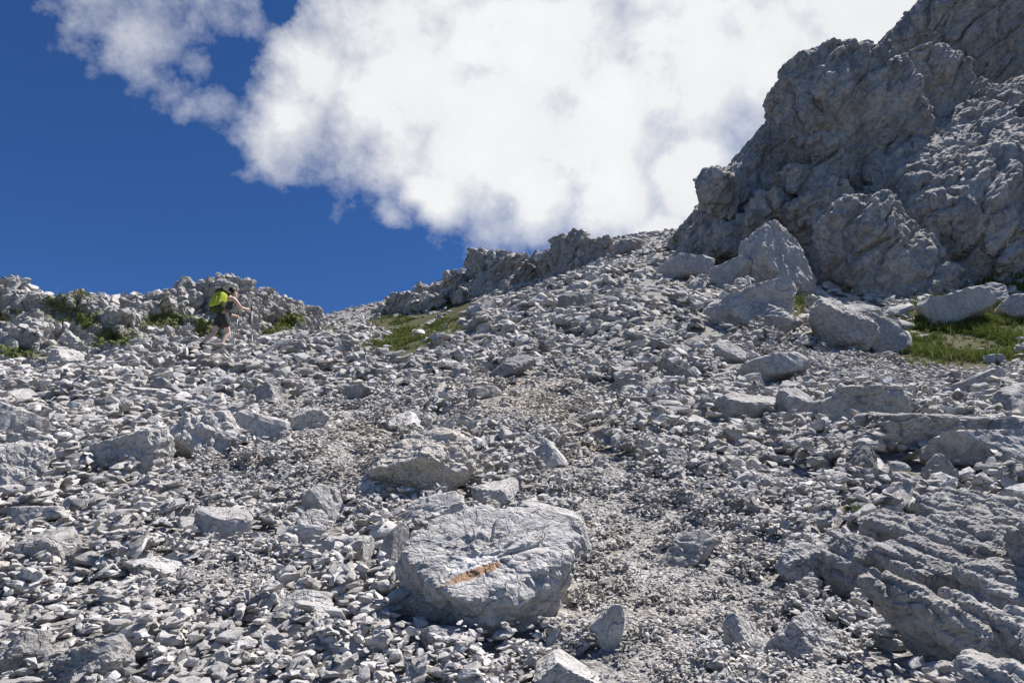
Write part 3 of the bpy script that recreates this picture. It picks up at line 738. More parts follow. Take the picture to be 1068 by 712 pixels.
FINE = [zone(*z) + (w,) for z, w in [((360, 465, 70, 45), 1), ((690, 610, 110, 90), 1), ((660, 690, 80, 60), .9), ((560, 430, 70, 30), .8), ((910, 385, 110, 18), 1), ((640, 520, 60, 50), .8), ((250, 495, 60, 30), .6), ((860, 690, 50, 30), .7), ((230, 600, 60, 30), .5)]]
SOIL = [zone(*z) + (w,) for z, w in [((560, 425, 60, 22), .8), ((610, 455, 45, 18), .9), ((400, 452, 40, 12), .7), ((540, 400, 40, 15), .5), ((690, 640, 100, 70), .25), ((640, 560, 50, 60), .3)]]
TAN = [zone(*z) + (w,) for z, w in [((360, 460, 60, 40), .25), ((560, 430, 80, 30), .22), ((690, 620, 90, 80), .10)]]
GREEN = [zone(*z) + (w,) for z, w in [((1010, 350, 75, 38), 1.0), ((1050, 305, 50, 20), .9), ((955, 365, 40, 22), .9), ((408, 358, 34, 8), 1), ((440, 350, 34, 10), 1), ((474, 340, 24, 8), .9), ((410, 335, 25, 6), .8), ((835, 325, 14, 12), .9), ((300, 350, 40, 8), .8)]]

# ------------------------------------------------------------------ ground sheet
def sinh_axis(c, w, lo, hi, n):
    return c + w * np.sinh(np.linspace(np.arcsinh((lo - c) / w), np.arcsinh((hi - c) / w), n))


gx = sinh_axis(0, 4.0, -420, 420, 460); gy = sinh_axis(4.5, 4.0, -420, 420, 460)
X, Y = np.meshgrid(gx, gy); X, Y = X.ravel(), Y.ravel()
Z = H(X, Y)
ye = np.maximum(Y, 1.6); gu, gl = X / ye, np.log(ye)
zn = fbm(np.stack([gu * 9, gl * 9, gu * 0], 1), 4, 77)
green = np.clip(zmask(GREEN, gu, gl) * 2.2 - 0.35 + 0.9 * zn, 0, 1) * (Y > 4)
soil = np.clip(zmask(SOIL, gu, gl) * 1.2 + 0.3 * zn, 0, 1)
nx = len(gx); idx = np.arange(len(X)).reshape(len(gy), nx)
Fq = np.stack([idx[:-1, :-1].ravel(), idx[:-1, 1:].ravel(), idx[1:, 1:].ravel(), idx[1:, :-1].ravel()], 1)
ground = mesh_obj('ground', np.stack([X, Y, Z], 1), Fq, ground_material(), None, True, {'green': green, 'warm': soil})
tag(ground, 'steep mountainside of grey gravel and soil under the loose stones', 'ground', None, 'structure')

# ------------------------------------------------------------------ loose stones, dropped one after another on a heap
rs = np.random.default_rng(33)
U0, U1, L0, L1, CELL = -1.12, 1.22, math.log(1.75), math.log(56.0), 0.0026
NU, NL = int((U1 - U0) / CELL), int((L1 - L0) / CELL)
HM = np.zeros((NL, NU), np.float32)
HBOX = []
NST, NTINY, NMID = 91000, 72000, 9700
su = rs.uniform(U0, U1, NST); sl = L0 + (L1 - L0) * rs.uniform(0, 1, NST) ** 1.0
a_r = 0.0046 * (1 - rs.uniform(0, 1, NST)) ** (-1 / 1.5)       # angular radius, power law
a_r = np.minimum(a_r, 0.030 * rs.uniform(0.5, 1, NST))
fine = zmask(FINE, su, sl)
patch = fbm(np.stack([su * 3.2, sl * 3.2, su * 0], 1), 3, 55)
mult = (1.18 + 0.35 * patch) * (1 - 0.58 * fine)
a_r = np.clip(a_r * mult, 0.0024, 0.032)
ymet = np.exp(sl)
a_r = np.minimum(a_r, 0.42 / ymet)                               # no loose stone over 0.8 m
tu = rs.uniform(U0, U1, NTINY * 9); tl = rs.uniform(L0, L0 + 0.8 * (L1 - L0), NTINY * 9)
tk = rs.uniform(0, 1, NTINY * 9) < 0.012 + 0.9 * zmask(FINE, tu, tl)
tu, tl = tu[tk][:NTINY], tl[tk][:NTINY]
su, sl = np.concatenate([su, tu]), np.concatenate([sl, tl])
a_r = np.concatenate([a_r * np.minimum(1, (9 / ymet) ** 0.22) * np.minimum(1, (19 / ymet) ** 0.7), rs.uniform(0.0020, 0.0042, len(tu))]); mu_, ml_ = rs.uniform(U0, U1, NMID), rs.uniform(L0, L0 + 0.85 * (L1 - L0), NMID)
ma = np.exp(rs.uniform(math.log(0.0075), math.log(0.024), NMID)) * (1 - 0.5 * zmask(FINE, mu_, ml_)) * np.minimum(1, (9 / np.exp(ml_)) ** 0.35)
nu_, nl_ = rs.uniform(U0, U1, 1480), rs.uniform(L0, math.log(9.0), 1480)
na = np.exp(rs.uniform(math.log(0.013), math.log(0.029), 1480)) * (1 - 0.55 * zmask(FINE, nu_, nl_))
mu_, ml_, ma = np.concatenate([mu_, nu_]), np.concatenate([ml_, nl_]), np.concatenate([ma, na])
su, sl, a_r = np.concatenate([su, mu_]), np.concatenate([sl, ml_]), np.concatenate([a_r, ma])
ymet = np.exp(sl)
keep = np.ones(len(su), bool)
gm = np.clip(zmask(GREEN, su, sl) * 1.5 - 0.1, 0, 1)
keep &= rs.uniform(0, 1, len(su)) > gm * 0.93
sx, sy = su * ymet, ymet
for (fx, fy, frx, fry) in FOOT:
    keep &= (((sx - fx) / (frx * 0.92)) ** 2 + ((sy - fy) / (fry * 0.92)) ** 2 > 1) | (a_r * 0 > 1)
qz = np.stack([sx, sy, H(sx, sy)], 1); qx, qy = to_px(qz)
keep &= ~((qx < 335) & (sy > np.interp(qx, rx_, rd_) + 0.5))
keep &= ~((qx > 862) & (qx < 1115) & (qy > np.interp(qx, [860, 900, 950, 1068], [640, 565, 535, 520])) & (qy < np.interp(qx, [860, 930, 1000, 1068], [620, 650, 715, 780])) & (rs.uniform(0, 1, len(su)) < 0.93))
for (ex_, ey_, erx, ery) in [(408, 358, 34, 10), (440, 350, 36, 11), (474, 340, 26, 9), (412, 335, 24, 6), (1005, 354, 64, 28), (1055, 350, 30, 32), (832, 320, 13, 13), (842, 352, 12, 5)]:
    keep &= ~((((qx - ex_) / erx) ** 2 + ((qy - a_r * F * .7 - ey_) / ery) ** 2 < 1) & (rs.uniform(0, 1, len(su)) < 0.9))
for (x0, y0, x1, y1, bd) in BOXD:
    keep &= ~((qx > x0 + 2) & (qx < x1 - 2) & (qy - a_r * F * .6 > y0) & (qy - a_r * F * .8 < y0 + 0.8 * (y1 - y0)) & (sy < bd) & (rs.uniform(0, 1, len(su)) < 0.9))
for oV, nrm in ((gV, 0.03),):
    cells = set(map(tuple, np.unique(np.floor(oV[:, :2] / 0.05).astype(int), axis=0)))
    inside = np.array([(int(math.floor(a / 0.05)), int(math.floor(b / 0.05))) in cells for a, b in zip(sx, sy)])
    keep &= ~inside
sel = np.nonzero(keep)[0]
su, sl, a_r, ymet, sx, sy = su[sel], sl[sel], a_r[sel], ymet[sel], sx[sel], sy[sel]
order = np.argsort(-a_r * rs.uniform(0.35, 1.6, len(a_r)))
su, sl, a_r, ymet, sx, sy = [q[order] for q in (su, sl, a_r, ymet, sx, sy)]
n = len(su)
elong = np.stack([rs.uniform(1.0, 1.6, n), rs.uniform(0.6, 1.0, n), rs.uniform(0.28, 0.64, n)], 1)
zc = np.zeros(n)
ci = ((sl - L0) / CELL).astype(int); cj = ((su - U0) / CELL).astype(int)
for i in range(n):
    a = a_r[i]; h = max(1, int(a / CELL + 0.5))
    i0, i1, j0, j1 = max(0, ci[i] - h), min(NL, ci[i] + h + 1), max(0, cj[i] - h), min(NU, cj[i] + h + 1)
    w = HM[i0:i1, j0:j1]
    if w.size == 0: continue
    half = a * elong[i, 2]
    mw_ = float(w.mean()); lowz = min(mw_ * 0.85 + float(w.max()) * 0.15, mw_ + half * 0.5)
    zc[i] = lowz + half * 0.55
    top = zc[i] + half * 0.75
    np.maximum(w, top, out=w)
zraw = zc.copy(); zc = zc * ymet
# settle: cap runaway towers
def box_blur(A, k):
    for ax in (0, 1):
        pad = [(k, k), (0, 0)] if ax == 0 else [(0, 0), (k, k)]
        c = np.cumsum(np.pad(A, pad, mode='edge').astype(float), axis=ax)
        c = np.insert(c, 0, 0, axis=ax)
        A = (np.take(c, np.arange(2 * k + 1, c.shape[ax]), axis=ax) - np.take(c, np.arange(0, c.shape[ax] - 2 * k - 1), axis=ax)) / (2 * k + 1)
    return A


SM = 0.75 * box_blur(HM, 11) + 0.25 * box_blur(HM, 40)
zc = zc - 0.9 * SM[np.clip(ci, 0, NL - 1), np.clip(cj, 0, NU - 1)] * ymet
zc = np.where(a_r < 0.006, np.maximum(zc, -0.25 * a_r * ymet), zc)
print('heap', SM.mean(), HM.max())
hz = H(sx, sy)
rad = a_r * ymet
ex = 0.05
nrm = np.stack([-(H(sx + ex, sy) - hz) / ex, -(H(sx, sy + ex) - hz) / ex, np.ones(n)], 1)
nrm = 0.75 * nrm + (0, 0, 0.25); nrm /= np.linalg.norm(nrm, axis=1, keepdims=True)
nrm = nrm + rs.normal(0, 0.28, (n, 3)); nrm /= np.linalg.norm(nrm, axis=1, keepdims=True)
tx = rs.normal(size=(n, 3)) + np.array([0.5, 0.35, 0.0]) * rs.choice([-1, 1], n)[:, None]; tx -= nrm * (tx * nrm).sum(1, keepdims=True); tx /= np.linalg.norm(tx, axis=1, keepdims=True)
ty = np.cross(nrm, tx)
pos = np.stack([sx, sy, hz + zc], 1)
tone = np.clip(1.0 + rs.normal(0, 0.14, n) + 0.10 * fbm(np.stack([su * 4, sl * 4, su * 0], 1), 3, 91), 0.55, 1.45)
tone = np.where(rs.uniform(0, 1, n) < 0.06, tone * 0.68, tone)
tone = np.where(rs.uniform(0, 1, n) < 0.05, tone * 1.2, tone)
warm = np.clip(zmask(TAN, su, sl) + zmask(SOIL, su, sl) * 0.35 + rs.normal(0, 0.14, n) - 0.04, 0, 0.8)
spx, spy = to_px(pos)

# the 224 loose stones that show largest become things of their own
inframe = (spx > 6) & (spx < 1062) & (spy > 380) & (spy < 706)
for (x0, y0, x1, y1) in OCCUPIED:
    inframe &= ~((spx > x0 - 4) & (spx < x1 + 4) & (spy > y0 - 4) & (spy < y1 + 4))
vis = np.zeros(n, bool)
hi_cell = HM[np.clip(ci, 0, NL - 1), np.clip(cj, 0, NU - 1)]
vis = (zraw + a_r * elong[:, 2] * 0.75) >= hi_cell - a_r * 0.3
cand = np.nonzero(inframe & vis)[0]
cand = cand[np.argsort(-a_r[cand])]
chosen = []
for i in cand:
    if len(chosen) >= 224: break
    if all((spx[i] - spx[j]) ** 2 + (spy[i] - spy[j]) ** 2 > 13 ** 2 for j in chosen): chosen.append(i)
chosen_set = np.zeros(n, bool); chosen_set[chosen] = True


def hull_variant(r, m=15):
    bm = bmesh.new()
    style = r.integers(0, 3)
    P = rnd_dir(r, m) if style else r.uniform(-1, 1, (m, 3)) * 0.85
    P = P * r.uniform(0.8, 1.0, (m, 1))
    for q in P: bm.verts.new(q)
    res = bmesh.ops.convex_hull(bm, input=bm.verts)
    bmesh.ops.delete(bm, geom=[g for g in res['geom_interior'] if isinstance(g, bmesh.types.BMVert)], context='VERTS')
    loose = [v for v in bm.verts if not v.link_faces]
    bmesh.ops.delete(bm, geom=loose, context='VERTS')
    bmesh.ops.triangulate(bm, faces=bm.faces)
    me = bpy.data.meshes.new('t'); bm.to_mesh(me); bm.free(); V, T = get_VF(me); bpy.data.meshes.remove(me)
    return fit(V, (2, 2, 2)), T


def mid_variant(r):
    st = ['block', 'wedge', 'round', 'slab'][int(r.integers(0, 4))]
    V, T = make_rock(r, st, (2, 2, 2), 2, 0.07, (0, 0, 0), None, 14, 0.8)
    return V, T


HV = [hull_variant(rs) for _ in range(40)]
TV = [hull_variant(rs, 9) for _ in range(24)]
MV = [mid_variant(rs) for _ in range(40)]


def scatter(ids, variants):
    which = rs.integers(0, len(variants), len(ids))
    VV, TT, TN, WM, off = [], [], [], [], 0
    for v, (V, T) in enumerate(variants):
        k = ids[which == v]
        if len(k) == 0: continue
        s = elong[k] * rad[k][:, None]
        L = V[None] * s[:, None, :]
        W = L[..., 0:1] * tx[k][:, None] + L[..., 1:2] * ty[k][:, None] + L[..., 2:3] * nrm[k][:, None] + pos[k][:, None]
        VV.append(W.reshape(-1, 3)); m = len(V)
        TT.append((T[None] + (np.arange(len(k)) * m)[:, None, None]).reshape(-1, 3) + off); off += len(k) * m
        TN.append(np.repeat(tone[k], m)); WM.append(np.repeat(warm[k], m))
    return np.concatenate(VV), np.concatenate(TT), np.concatenate(TN), np.concatenate(WM)


rest = np.nonzero(~chosen_set)[0]
midm = a_r[rest] > 0.0105
tiny = a_r[rest] < 0.0042
V0, T0, N0, W0 = scatter(rest[tiny], TV); V1, T1, N1, W1 = scatter(rest[~midm & ~tiny], HV); V2, T2, N2, W2 = scatter(rest[midm], MV)
def on_mass(V, T, cnt, r0, r1, top):
    Nn = vnormals(V, T); vx, vy = to_px(V)
    moss = np.zeros(len(V), bool)
    for (mx0, my0, mrx, mry) in MOSS: moss |= ((vx - mx0) / mrx) ** 2 + ((vy - my0) / mry) ** 2 < 1
    ok = np.nonzero((Nn[:, 2] > 0.15) & (vx > -150) & (vx < 720) & ~moss)[0]
    k = rs.choice(ok, cnt); m = len(k)
    rr = r0 * (1 - rs.uniform(0, 1, m)) ** (-1 / 2.2); rr = np.minimum(rr, r1)
    nn = 0.5 * Nn[k] + (0, 0, 0.5) + rs.normal(0, 0.3, (m, 3)); nn /= np.linalg.norm(nn, axis=1, keepdims=True)
    a = rs.normal(size=(m, 3)); a -= nn * (a * nn).sum(1, keepdims=True); a /= np.linalg.norm(a, axis=1, keepdims=True); b = np.cross(nn, a)
    e = np.stack([rs.uniform(1.0, 1.6, m), rs.uniform(0.6, 1.0, m), rs.uniform(0.35, 0.75, m)], 1) * rr[:, None]
    out = []
    which = rs.integers(0, len(HV), m); VV, TT, off = [], [], 0; TN_ = []
    for v, (hv, ht) in enumerate(HV):
        j = np.nonzero(which == v)[0]
        if len(j) == 0: continue
        L = hv[None] * e[j][:, None, :]
        W = L[..., 0:1] * a[j][:, None] + L[..., 1:2] * b[j][:, None] + L[..., 2:3] * nn[j][:, None] + V[k[j]][:, None]
        VV.append(W.reshape(-1, 3)); TT.append((ht[None] + (np.arange(len(j)) * len(hv))[:, None, None]).reshape(-1, 3) + off); off += len(j) * len(hv)
        TN_.append(np.repeat(np.clip(rs.normal(1, .14, len(j)), .6, 1.4), len(hv)))
    return np.concatenate(VV), np.concatenate(TT), np.concatenate(TN_)


RV1, RT1, RN1 = on_mass(lV, lT, 2600, 0.055, 0.19, 0)
RV2, RT2, RN2 = on_mass(mV, mT, 3000, 0.08, 0.32, 0)
V0, T0, N0, W0 = np.concatenate([V0, RV1, RV2]), np.concatenate([T0, RT1 + len(V0), RT2 + len(V0) + len(RV1)]), np.concatenate([N0, RN1, RN2]), np.concatenate([W0, np.zeros(len(RV1) + len(RV2))])
scree = mesh_obj('scree', np.concatenate([V1, V2, V0]), np.concatenate([T1, T2 + len(V1), T0 + len(V1) + len(V2)]), M_scree, None, False, {'tone': np.concatenate([N1, N2, N0]), 'warm': np.concatenate([W1, W2, W0])})
tag(scree, 'loose grey limestone rubble and gravel covering the whole slope', 'scree', None, 'stuff')
print('chosen', len(chosen), len(cand)); print('stones', n, 'scree tris', len(T1) + len(T2))

WORD = ['flat', 'blocky', 'angular', 'long', 'thick']
def side(dx, dy):
    a = math.degrees(math.atan2(-dy, dx)) % 360
    return ['right of', 'up and to the right of', 'above', 'up and to the left of', 'left of', 'down and to the left of', 'below', 'down and to the right of'][int((a + 22.5) // 45) % 8]


used = set()
rc = np.random.default_rng(44)
for i in chosen:
    st = ['block', 'wedge', 'slab', 'block', 'round'][int(rc.integers(0, 5))]
    lev = 4 if a_r[i] > 0.016 else 3
    V, T = make_rock(rc, st if st != 'slab' else 'block', 2 * elong[i] * rad[i], lev, 0.06, (0, 0, 0), None, 16, 0.9)
    W = V[:, 0:1] * tx[i] + V[:, 1:2] * ty[i] + V[:, 2:3] * nrm[i]
    o = mesh_obj('stone', W, T, M_scree if a_r[i] < 0.014 else M_rock, None, False, flat_attrs(len(W), tone[i], warm[i]))
    o.location = pos[i]
    e = elong[i]
    shape = 'flat' if e[2] < 0.38 else ('long' if e[0] / e[1] > 1.8 else ('thick' if e[2] > 0.55 else 'angular'))
    col = 'bright' if tone[i] > 1.2 else ('dark' if tone[i] < 0.8 else ('pale' if tone[i] > 1.0 else 'grey'))
    if warm[i] > 0.3: col = 'tan'
    dl = sorted((math.hypot(spx[i] - a, spy[i] - b), a, b, t) for a, b, t in LAND)
    cands = [f'{col} {shape} stone {"close " if dl[q][0] < 45 else ""}{side(spx[i] - dl[q][1], spy[i] - dl[q][2])} {dl[q][3]}' for q in range(3)]
    cands += [f'{col} {shape} stone {side(spx[i] - dl[0][1], spy[i] - dl[0][2])} {dl[0][3]}, {side(spx[i] - dl[q][1], spy[i] - dl[q][2])} {dl[q][3]}' for q in (1, 2, 3, 4)]
    cands = [c for c in cands if len(c.split()) <= 16]
    lab = next((c for c in cands if c not in used), None)
    if lab is None:
        lab = f'{col} {shape} stone about {int(round(spx[i] / PW * 100))} percent across and {int(round(spy[i] / PH * 100))} percent down the picture'
    used.add(lab)
    tag(o, lab, "stone", "loose stones on the scree", "thing")

# ------------------------------------------------------------------ grass
def bvh_of(items):
    VV, TT, off = [], [], 0
    for V, T in items: VV.append(V); TT.append(T + off); off += len(V)
    return BVHTree.FromPolygons(np.concatenate(VV).tolist(), np.concatenate(TT).tolist())


gtri = np.concatenate([Fq[:, [0, 1, 2]], Fq[:, [0, 2, 3]]])
msk = (np.abs(X) < 60) & (Y > 1) & (Y < 70)
gtri = gtri[msk[gtri].all(1)]
tree = bvh_of([(np.stack([X, Y, Z], 1), gtri), (lV, lT), (mV, mT), (cV[:], cT)])
GP = [  # centre and half-size in the photograph, tufts, blade length factor
    (1010, 345, 62, 32, 1500, 1.0), (1055, 350, 30, 28, 700, 1.0), (960, 360, 30, 20, 500, .9), (1000, 316, 44, 10, 260, .8), (1050, 294, 30, 9, 260, .8), (1068, 330, 60, 40, 200, 1),
    (408, 358, 28, 7, 300, .7), (440, 349, 30, 8, 420, .8), (474, 338, 22, 6, 220, .7), (410, 334, 24, 5, 130, .7), (832, 318, 14, 14, 110, .8), (842, 352, 12, 5, 50, .7),
    (70, 322, 26, 14, 200, .8), (88, 335, 16, 12, 90, .7), (172, 333, 22, 7, 150, .7), (283, 352, 26, 9, 210, .8), (300, 335, 18, 7, 110, .7), (18, 366, 18, 10, 120, .8), (5, 328, 12, 8, 60, .8), (35, 372, 10, 14, 60, .7), (6, 405, 10, 6, 40, .7), (120, 355, 26, 12, 70, .6)]
GV, GT, GN = [], [], []
rg = np.random.default_rng(8)
nb = 0
def tuft(p, up, blades, ln, wd):
    global nb
    base_t = np.clip(rg.normal(0.45, 0.18), 0.05, 0.9)
    for _ in range(blades):
        an = rg.uniform(0, 6.283); lean = abs(rg.normal(0.55, 0.3))
        d = np.array([math.cos(an), math.sin(an), 0.0]); s = np.array([-d[1], d[0], 0.0])
        l = ln * rg.uniform(0.5, 1.15); b0 = p + d * rg.uniform(0, ln * 0.5)
        m = b0 + d * (l * 0.35 * lean) + up * (l * 0.6); t = b0 + d * (l * 0.9 * lean) + up * (l * (0.95 - 0.35 * min(lean, 1.2)))
        w = wd * rg.uniform(0.7, 1.2)
        GV.extend([b0 - s * w, b0 + s * w, m + s * w * 0.7, m - s * w * 0.7, t])
        GT.extend([(nb, nb + 1, nb + 2), (nb, nb + 2, nb + 3), (nb + 3, nb + 2, nb + 4)])
        tn = np.clip(base_t + rg.normal(0, 0.12), 0, 1) if rg.uniform() > 0.07 else 1.0
        GN.extend([tn] * 5); nb += 5


for (px, py, rx, ry, cnt, lf) in GP:
    for _ in range(cnt):
        a = rg.uniform(0, 6.283); q = math.sqrt(rg.uniform(0, 1))
        d = ray(px + rx * q * math.cos(a), py + ry * q * math.sin(a))
        hit = tree.ray_cast(Vector(EYE), Vector(d / np.linalg.norm(d)))
        if hit[0] is None or hit[1].z < 0.15: continue
        p = np.array(hit[0]); t = np.linalg.norm(p - EYE)
        # spread sideways and in depth over the surface
        q2 = Vector(p + (rg.normal(0, 0.15), rg.normal(0, 0.3), 0.6)); h2 = tree.ray_cast(q2, Vector((0, 0, -1)), 1.6)
        if h2[0] is not None: p = np.array(h2[0])
        nz_ = float(fbm(p[None] * (1.1 if t < 26 else 0.6), 3, 12)[0])
        if nz_ < -0.05 and rg.uniform() < 0.8: continue
        lf2 = lf * (1 + 1.1 * nz_)
        tuft(p - (0, 0, 0.02), np.array([0, 0, 1.0]), int(rg.integers(12, 20)), 0.18 * lf2 * (t / 18) ** 0.4, 0.0045 * (t / 18) ** 0.8 * 1.6)
p = ground_hit(906, 546) + (0, 0, 0.05)
for _ in range(8): tuft(p + (rg.normal(0, .05), rg.normal(0, .05), 0), np.array([0, 0, 1.0]), 14, 0.10, 0.0025)
grass = mesh_obj('grass', np.array(GV), np.array(GT, np.int32), grass_material(), None, False, {'tone': GN})
tag(grass, 'short alpine grass growing in patches among the rocks', 'grass', None, 'stuff')

# ------------------------------------------------------------------ the hiker
M_skin = plain('skin', (0.60, 0.41, 0.33), 0.6, 0.08, 20); M_short = plain('dark_shorts', (0.045, 0.045, 0.04), 0.85)
M_hair = plain('dark_hair', (0.022, 0.016, 0.012), 0.6, 0.4, 60); M_boot = plain('boot_leather', (0.06, 0.05, 0.045), 0.7)
M_sole = plain('sole_rubber', (0.02, 0.02, 0.02), 0.8); M_lime = plain('lime_fabric', (0.36, 0.42, 0.03), 0.7, 0.15, 14)
M_olive = plain('dark_green_fabric', (0.045, 0.055, 0.015), 0.8); M_black = plain('black_webbing', (0.02, 0.02, 0.02), 0.7)
M_alu = plain('aluminium', (0.32, 0.32, 0.33), 0.45, 0.1, 40, 0.3); M_sock = plain('grey_wool', (0.16, 0.16, 0.17), 0.95)


def skin_mesh(verts, edges, radii, root=0, sub=2):
    me = bpy.data.meshes.new('t'); me.from_pydata(verts, edges, []); me.update()
    o = bpy.data.objects.new('t', me); C.objects.link(o)
    o.modifiers.new('s', 'SKIN'); sb = o.modifiers.new('u', 'SUBSURF'); sb.levels = sub
    for i, rr in enumerate(radii):
        sv = me.skin_vertices[0].data[i]; sv.radius = rr if isinstance(rr, tuple) else (rr, rr); sv.use_root = (i == root)
    ev = bpy.data.meshes.new_from_object(o.evaluated_get(bpy.context.evaluated_depsgraph_get()))
    V, T = get_VF(ev); bpy.data.objects.remove(o); bpy.data.meshes.remove(me); bpy.data.meshes.remove(ev)
    return V, T


def ell(c, s, lev=3, tilt=0.0):
    V, T = ICO[lev]
    M = np.array(Matrix.Rotation(tilt, 3, 'Y'))
    return (V * s) @ M.T + c, T


def join(parts):
    VV, TT, off = [], [], 0
    for V, T in parts: VV.append(V); TT.append(T + off); off += len(V)
    return np.concatenate(VV), np.concatenate(TT)


# local axes: x = walking direction, y = the hiker's left, z = up; metres
J = dict(pel=(0, 0, .93), bel=(.03, 0, 1.07), che=(.085, 0, 1.285), nkb=(.125, 0, 1.45), nk=(.15, 0, 1.52), hd=(.175, 0, 1.57),
         rsh=(.105, -.175, 1.41), rel=(.30, -.24, 1.20), rwr=(.54, -.20, 1.25), rpa=(.60, -.20, 1.26),
         lsh=(.105, .175, 1.41), lel=(.27, .25, 1.14), lwr=(.49, .24, 1.16), lpa=(.55, .24, 1.165),
         rhp=(.01, -.095, .88), rkn=(.16, -.10, .52), rca=(.08, -.10, .36), ran=(-.01, -.10, .10), rto=(.15, -.11, .04),
         lhp=(.0, .095, .88), lkn=(-.07, .11, .50), lca=(-.20, .11, .34), lan=(-.33, .11, .12), lto=(-.19, .12, .03))
RD = dict(pel=(.15, .115), bel=(.135, .10), che=(.165, .115), nkb=(.085, .075), nk=.058, hd=.06, rsh=.065, rel=.042, rwr=.029, rpa=(.04, .022), lsh=.065, lel=.042, lwr=.029, lpa=(.04, .022),
          rhp=.098, rkn=.062, rca=.060, ran=.042, rto=.04, lhp=.098, lkn=.062, lca=.060, lan=.042, lto=.04)
ED = [('pel', 'bel'), ('bel', 'che'), ('che', 'nkb'), ('nkb', 'nk'), ('nk', 'hd'), ('che', 'rsh'), ('rsh', 'rel'), ('rel', 'rwr'), ('rwr', 'rpa'), ('che', 'lsh'), ('lsh', 'lel'), ('lel', 'lwr'), ('lwr', 'lpa'),
      ('pel', 'rhp'), ('rhp', 'rkn'), ('rkn', 'rca'), ('rca', 'ran'), ('ran', 'rto'), ('pel', 'lhp'), ('lhp', 'lkn'), ('lkn', 'lca'), ('lca', 'lan'), ('lan', 'lto')]
ks = list(J)
body = [skin_mesh([J[k] for k in ks], [(ks.index(a), ks.index(b)) for a, b in ED], [RD[k] for k in ks])]
HC = np.array((.195, 0, 1.64))
body += [ell(HC, (.098, .077, .118)), ell(HC + (.05, 0, -.06), (.055, .055, .055), 3), ell(HC + (.105, 0, -.018), (.02, .014, .026), 2), ell(HC + (.095, 0, -.062), (.012, .024, .010), 2)]
for s in (-1, 1):
    body += [ell(HC + (-.005, s * .078, -.015), (.022, .010, .034), 2), ell(HC + (.088, s * .032, .008), (.012, .016, .010), 2)]
for side_, w in (('r', (.57, -.20, 1.258)), ('l', (.53, .24, 1.163))):
    for k in range(4):   # fingers close round the grip of a pole
        z = .03 - k * .019
        ch = [(w[0], w[1], w[2] + z), (w[0] + .06, w[1] - .028, w[2] + z), (w[0] + .092, w[1] - .006, w[2] + z - .004), (w[0] + .085, w[1] + .022 - .003 * k, w[2] + z - .006)]
        body.append(skin_mesh(ch, [(0, 1), (1, 2), (2, 3)], [.0095, .009, .0085, .0075], 0, 1))
    ch = [(w[0] - .01, w[1] + .02, w[2] + .02), (w[0] + .035, w[1] + .035, w[2] + .035), (w[0] + .07, w[1] + .026, w[2] + .032)]
    body.append(skin_mesh(ch, [(0, 1), (1, 2)], [.011, .010, .0085], 0, 1))
bV, bT = voxel_union(*join(body), 0.0075)
foot = ground_hit(229, 369)
for DH in np.arange(11.5, 18, 0.1):      # stand where the open slope is seen at the hiker's feet
    hp = at(226, 366, DH); hp[2] = H(hp[0], hp[1])[0]
    if to_px(hp + (0, 0, 0.16))[1] < 368: break
sc_ = 72.0 * ((hp - EYE) @ FWD) / (F * 1.74 * math.cos(PITCH)); sc_ = min(max(sc_, 0.9), 1.15)
hiker = bpy.data.objects.new('person', None); C.objects.link(hiker)
hiker.location = (hp[0], hp[1], hp[2] + 0.17); hiker.rotation_euler = (0, 0, R(58)); hiker.scale = (sc_,) * 3
tag(hiker, 'hiker in dark sleeveless shirt and shorts climbing beside the ridge, holding trekking poles', 'person')
mesh_obj('body', bV, bT, M_skin, hiker, True)
sV, sT = voxel_union(*join([skin_mesh([(.03, 0, 1.02), (0, 0, .93), (.01, -.10, .86), (.085, -.10, .62), (.005, .10, .86), (-.035, .108, .62)], [(0, 1), (1, 2), (2, 3), (1, 4), (4, 5)], [(.15, .115), (.165, .13), .118, .112, .118, .112], 1)]), .01)
tV, tT = voxel_union(*join([skin_mesh([J['pel'], J['bel'], J['che'], (.118, 0, 1.415), (.10, -.135, 1.40), (.10, .135, 1.40)], [(0, 1), (1, 2), (2, 3), (2, 4), (2, 5)], [(.158, .122), (.147, .112), (.176, .126), (.10, .085), .072, .072])]), .01)
mesh_obj('shirt', tV, tT, plain('olive_shirt', (0.07, 0.072, 0.05), 0.9), hiker, True)
mesh_obj('shorts', sV, sT, M_short, hiker, True)
hV, hT = ell(HC + (-.016, 0, .022), (.104, .086, .112), 4, 0.2)
hV = hV + 0.007 * fbm(hV * 40, 3, 5)[:, None] * (hV - HC) / 0.1
mesh_obj('hair', hV, hT, M_hair, hiker, True)
for (an, to, ca) in ((J['ran'], J['rto'], J['rca']), (J['lan'], J['lto'], J['lca'])):
    an, to, ca = map(np.array, (an, to, ca))
    up_ = an + (ca - an) * 0.30
    V, T = skin_mesh([tuple(up_), tuple(an), tuple(an * .4 + to * .6 + (0, 0, .005)), tuple(to + (.03, 0, .0)), tuple(an + (-.06, 0, -.05))], [(0, 1), (1, 2), (2, 3), (1, 4)], [.055, .055, (.05, .045), (.045, .035), .045], 1)
    bt = mesh_obj('boot', V, T, M_boot, hiker, True)
    so_, st_ = ell((an * .35 + to * .65) + (-.02, 0, -.045), (.155, .055, .022), 3, 0.15 if an[2] < .11 else -0.1)
    mesh_obj('sole', so_, st_, M_sole, bt, True)
    V, T = skin_mesh([tuple(an + (ca - an) * .22), tuple(an + (ca - an) * .48)], [(0, 1)], [.052, .056], 0, 1)
    mesh_obj('sock', V, T, M_sock, hiker, True)

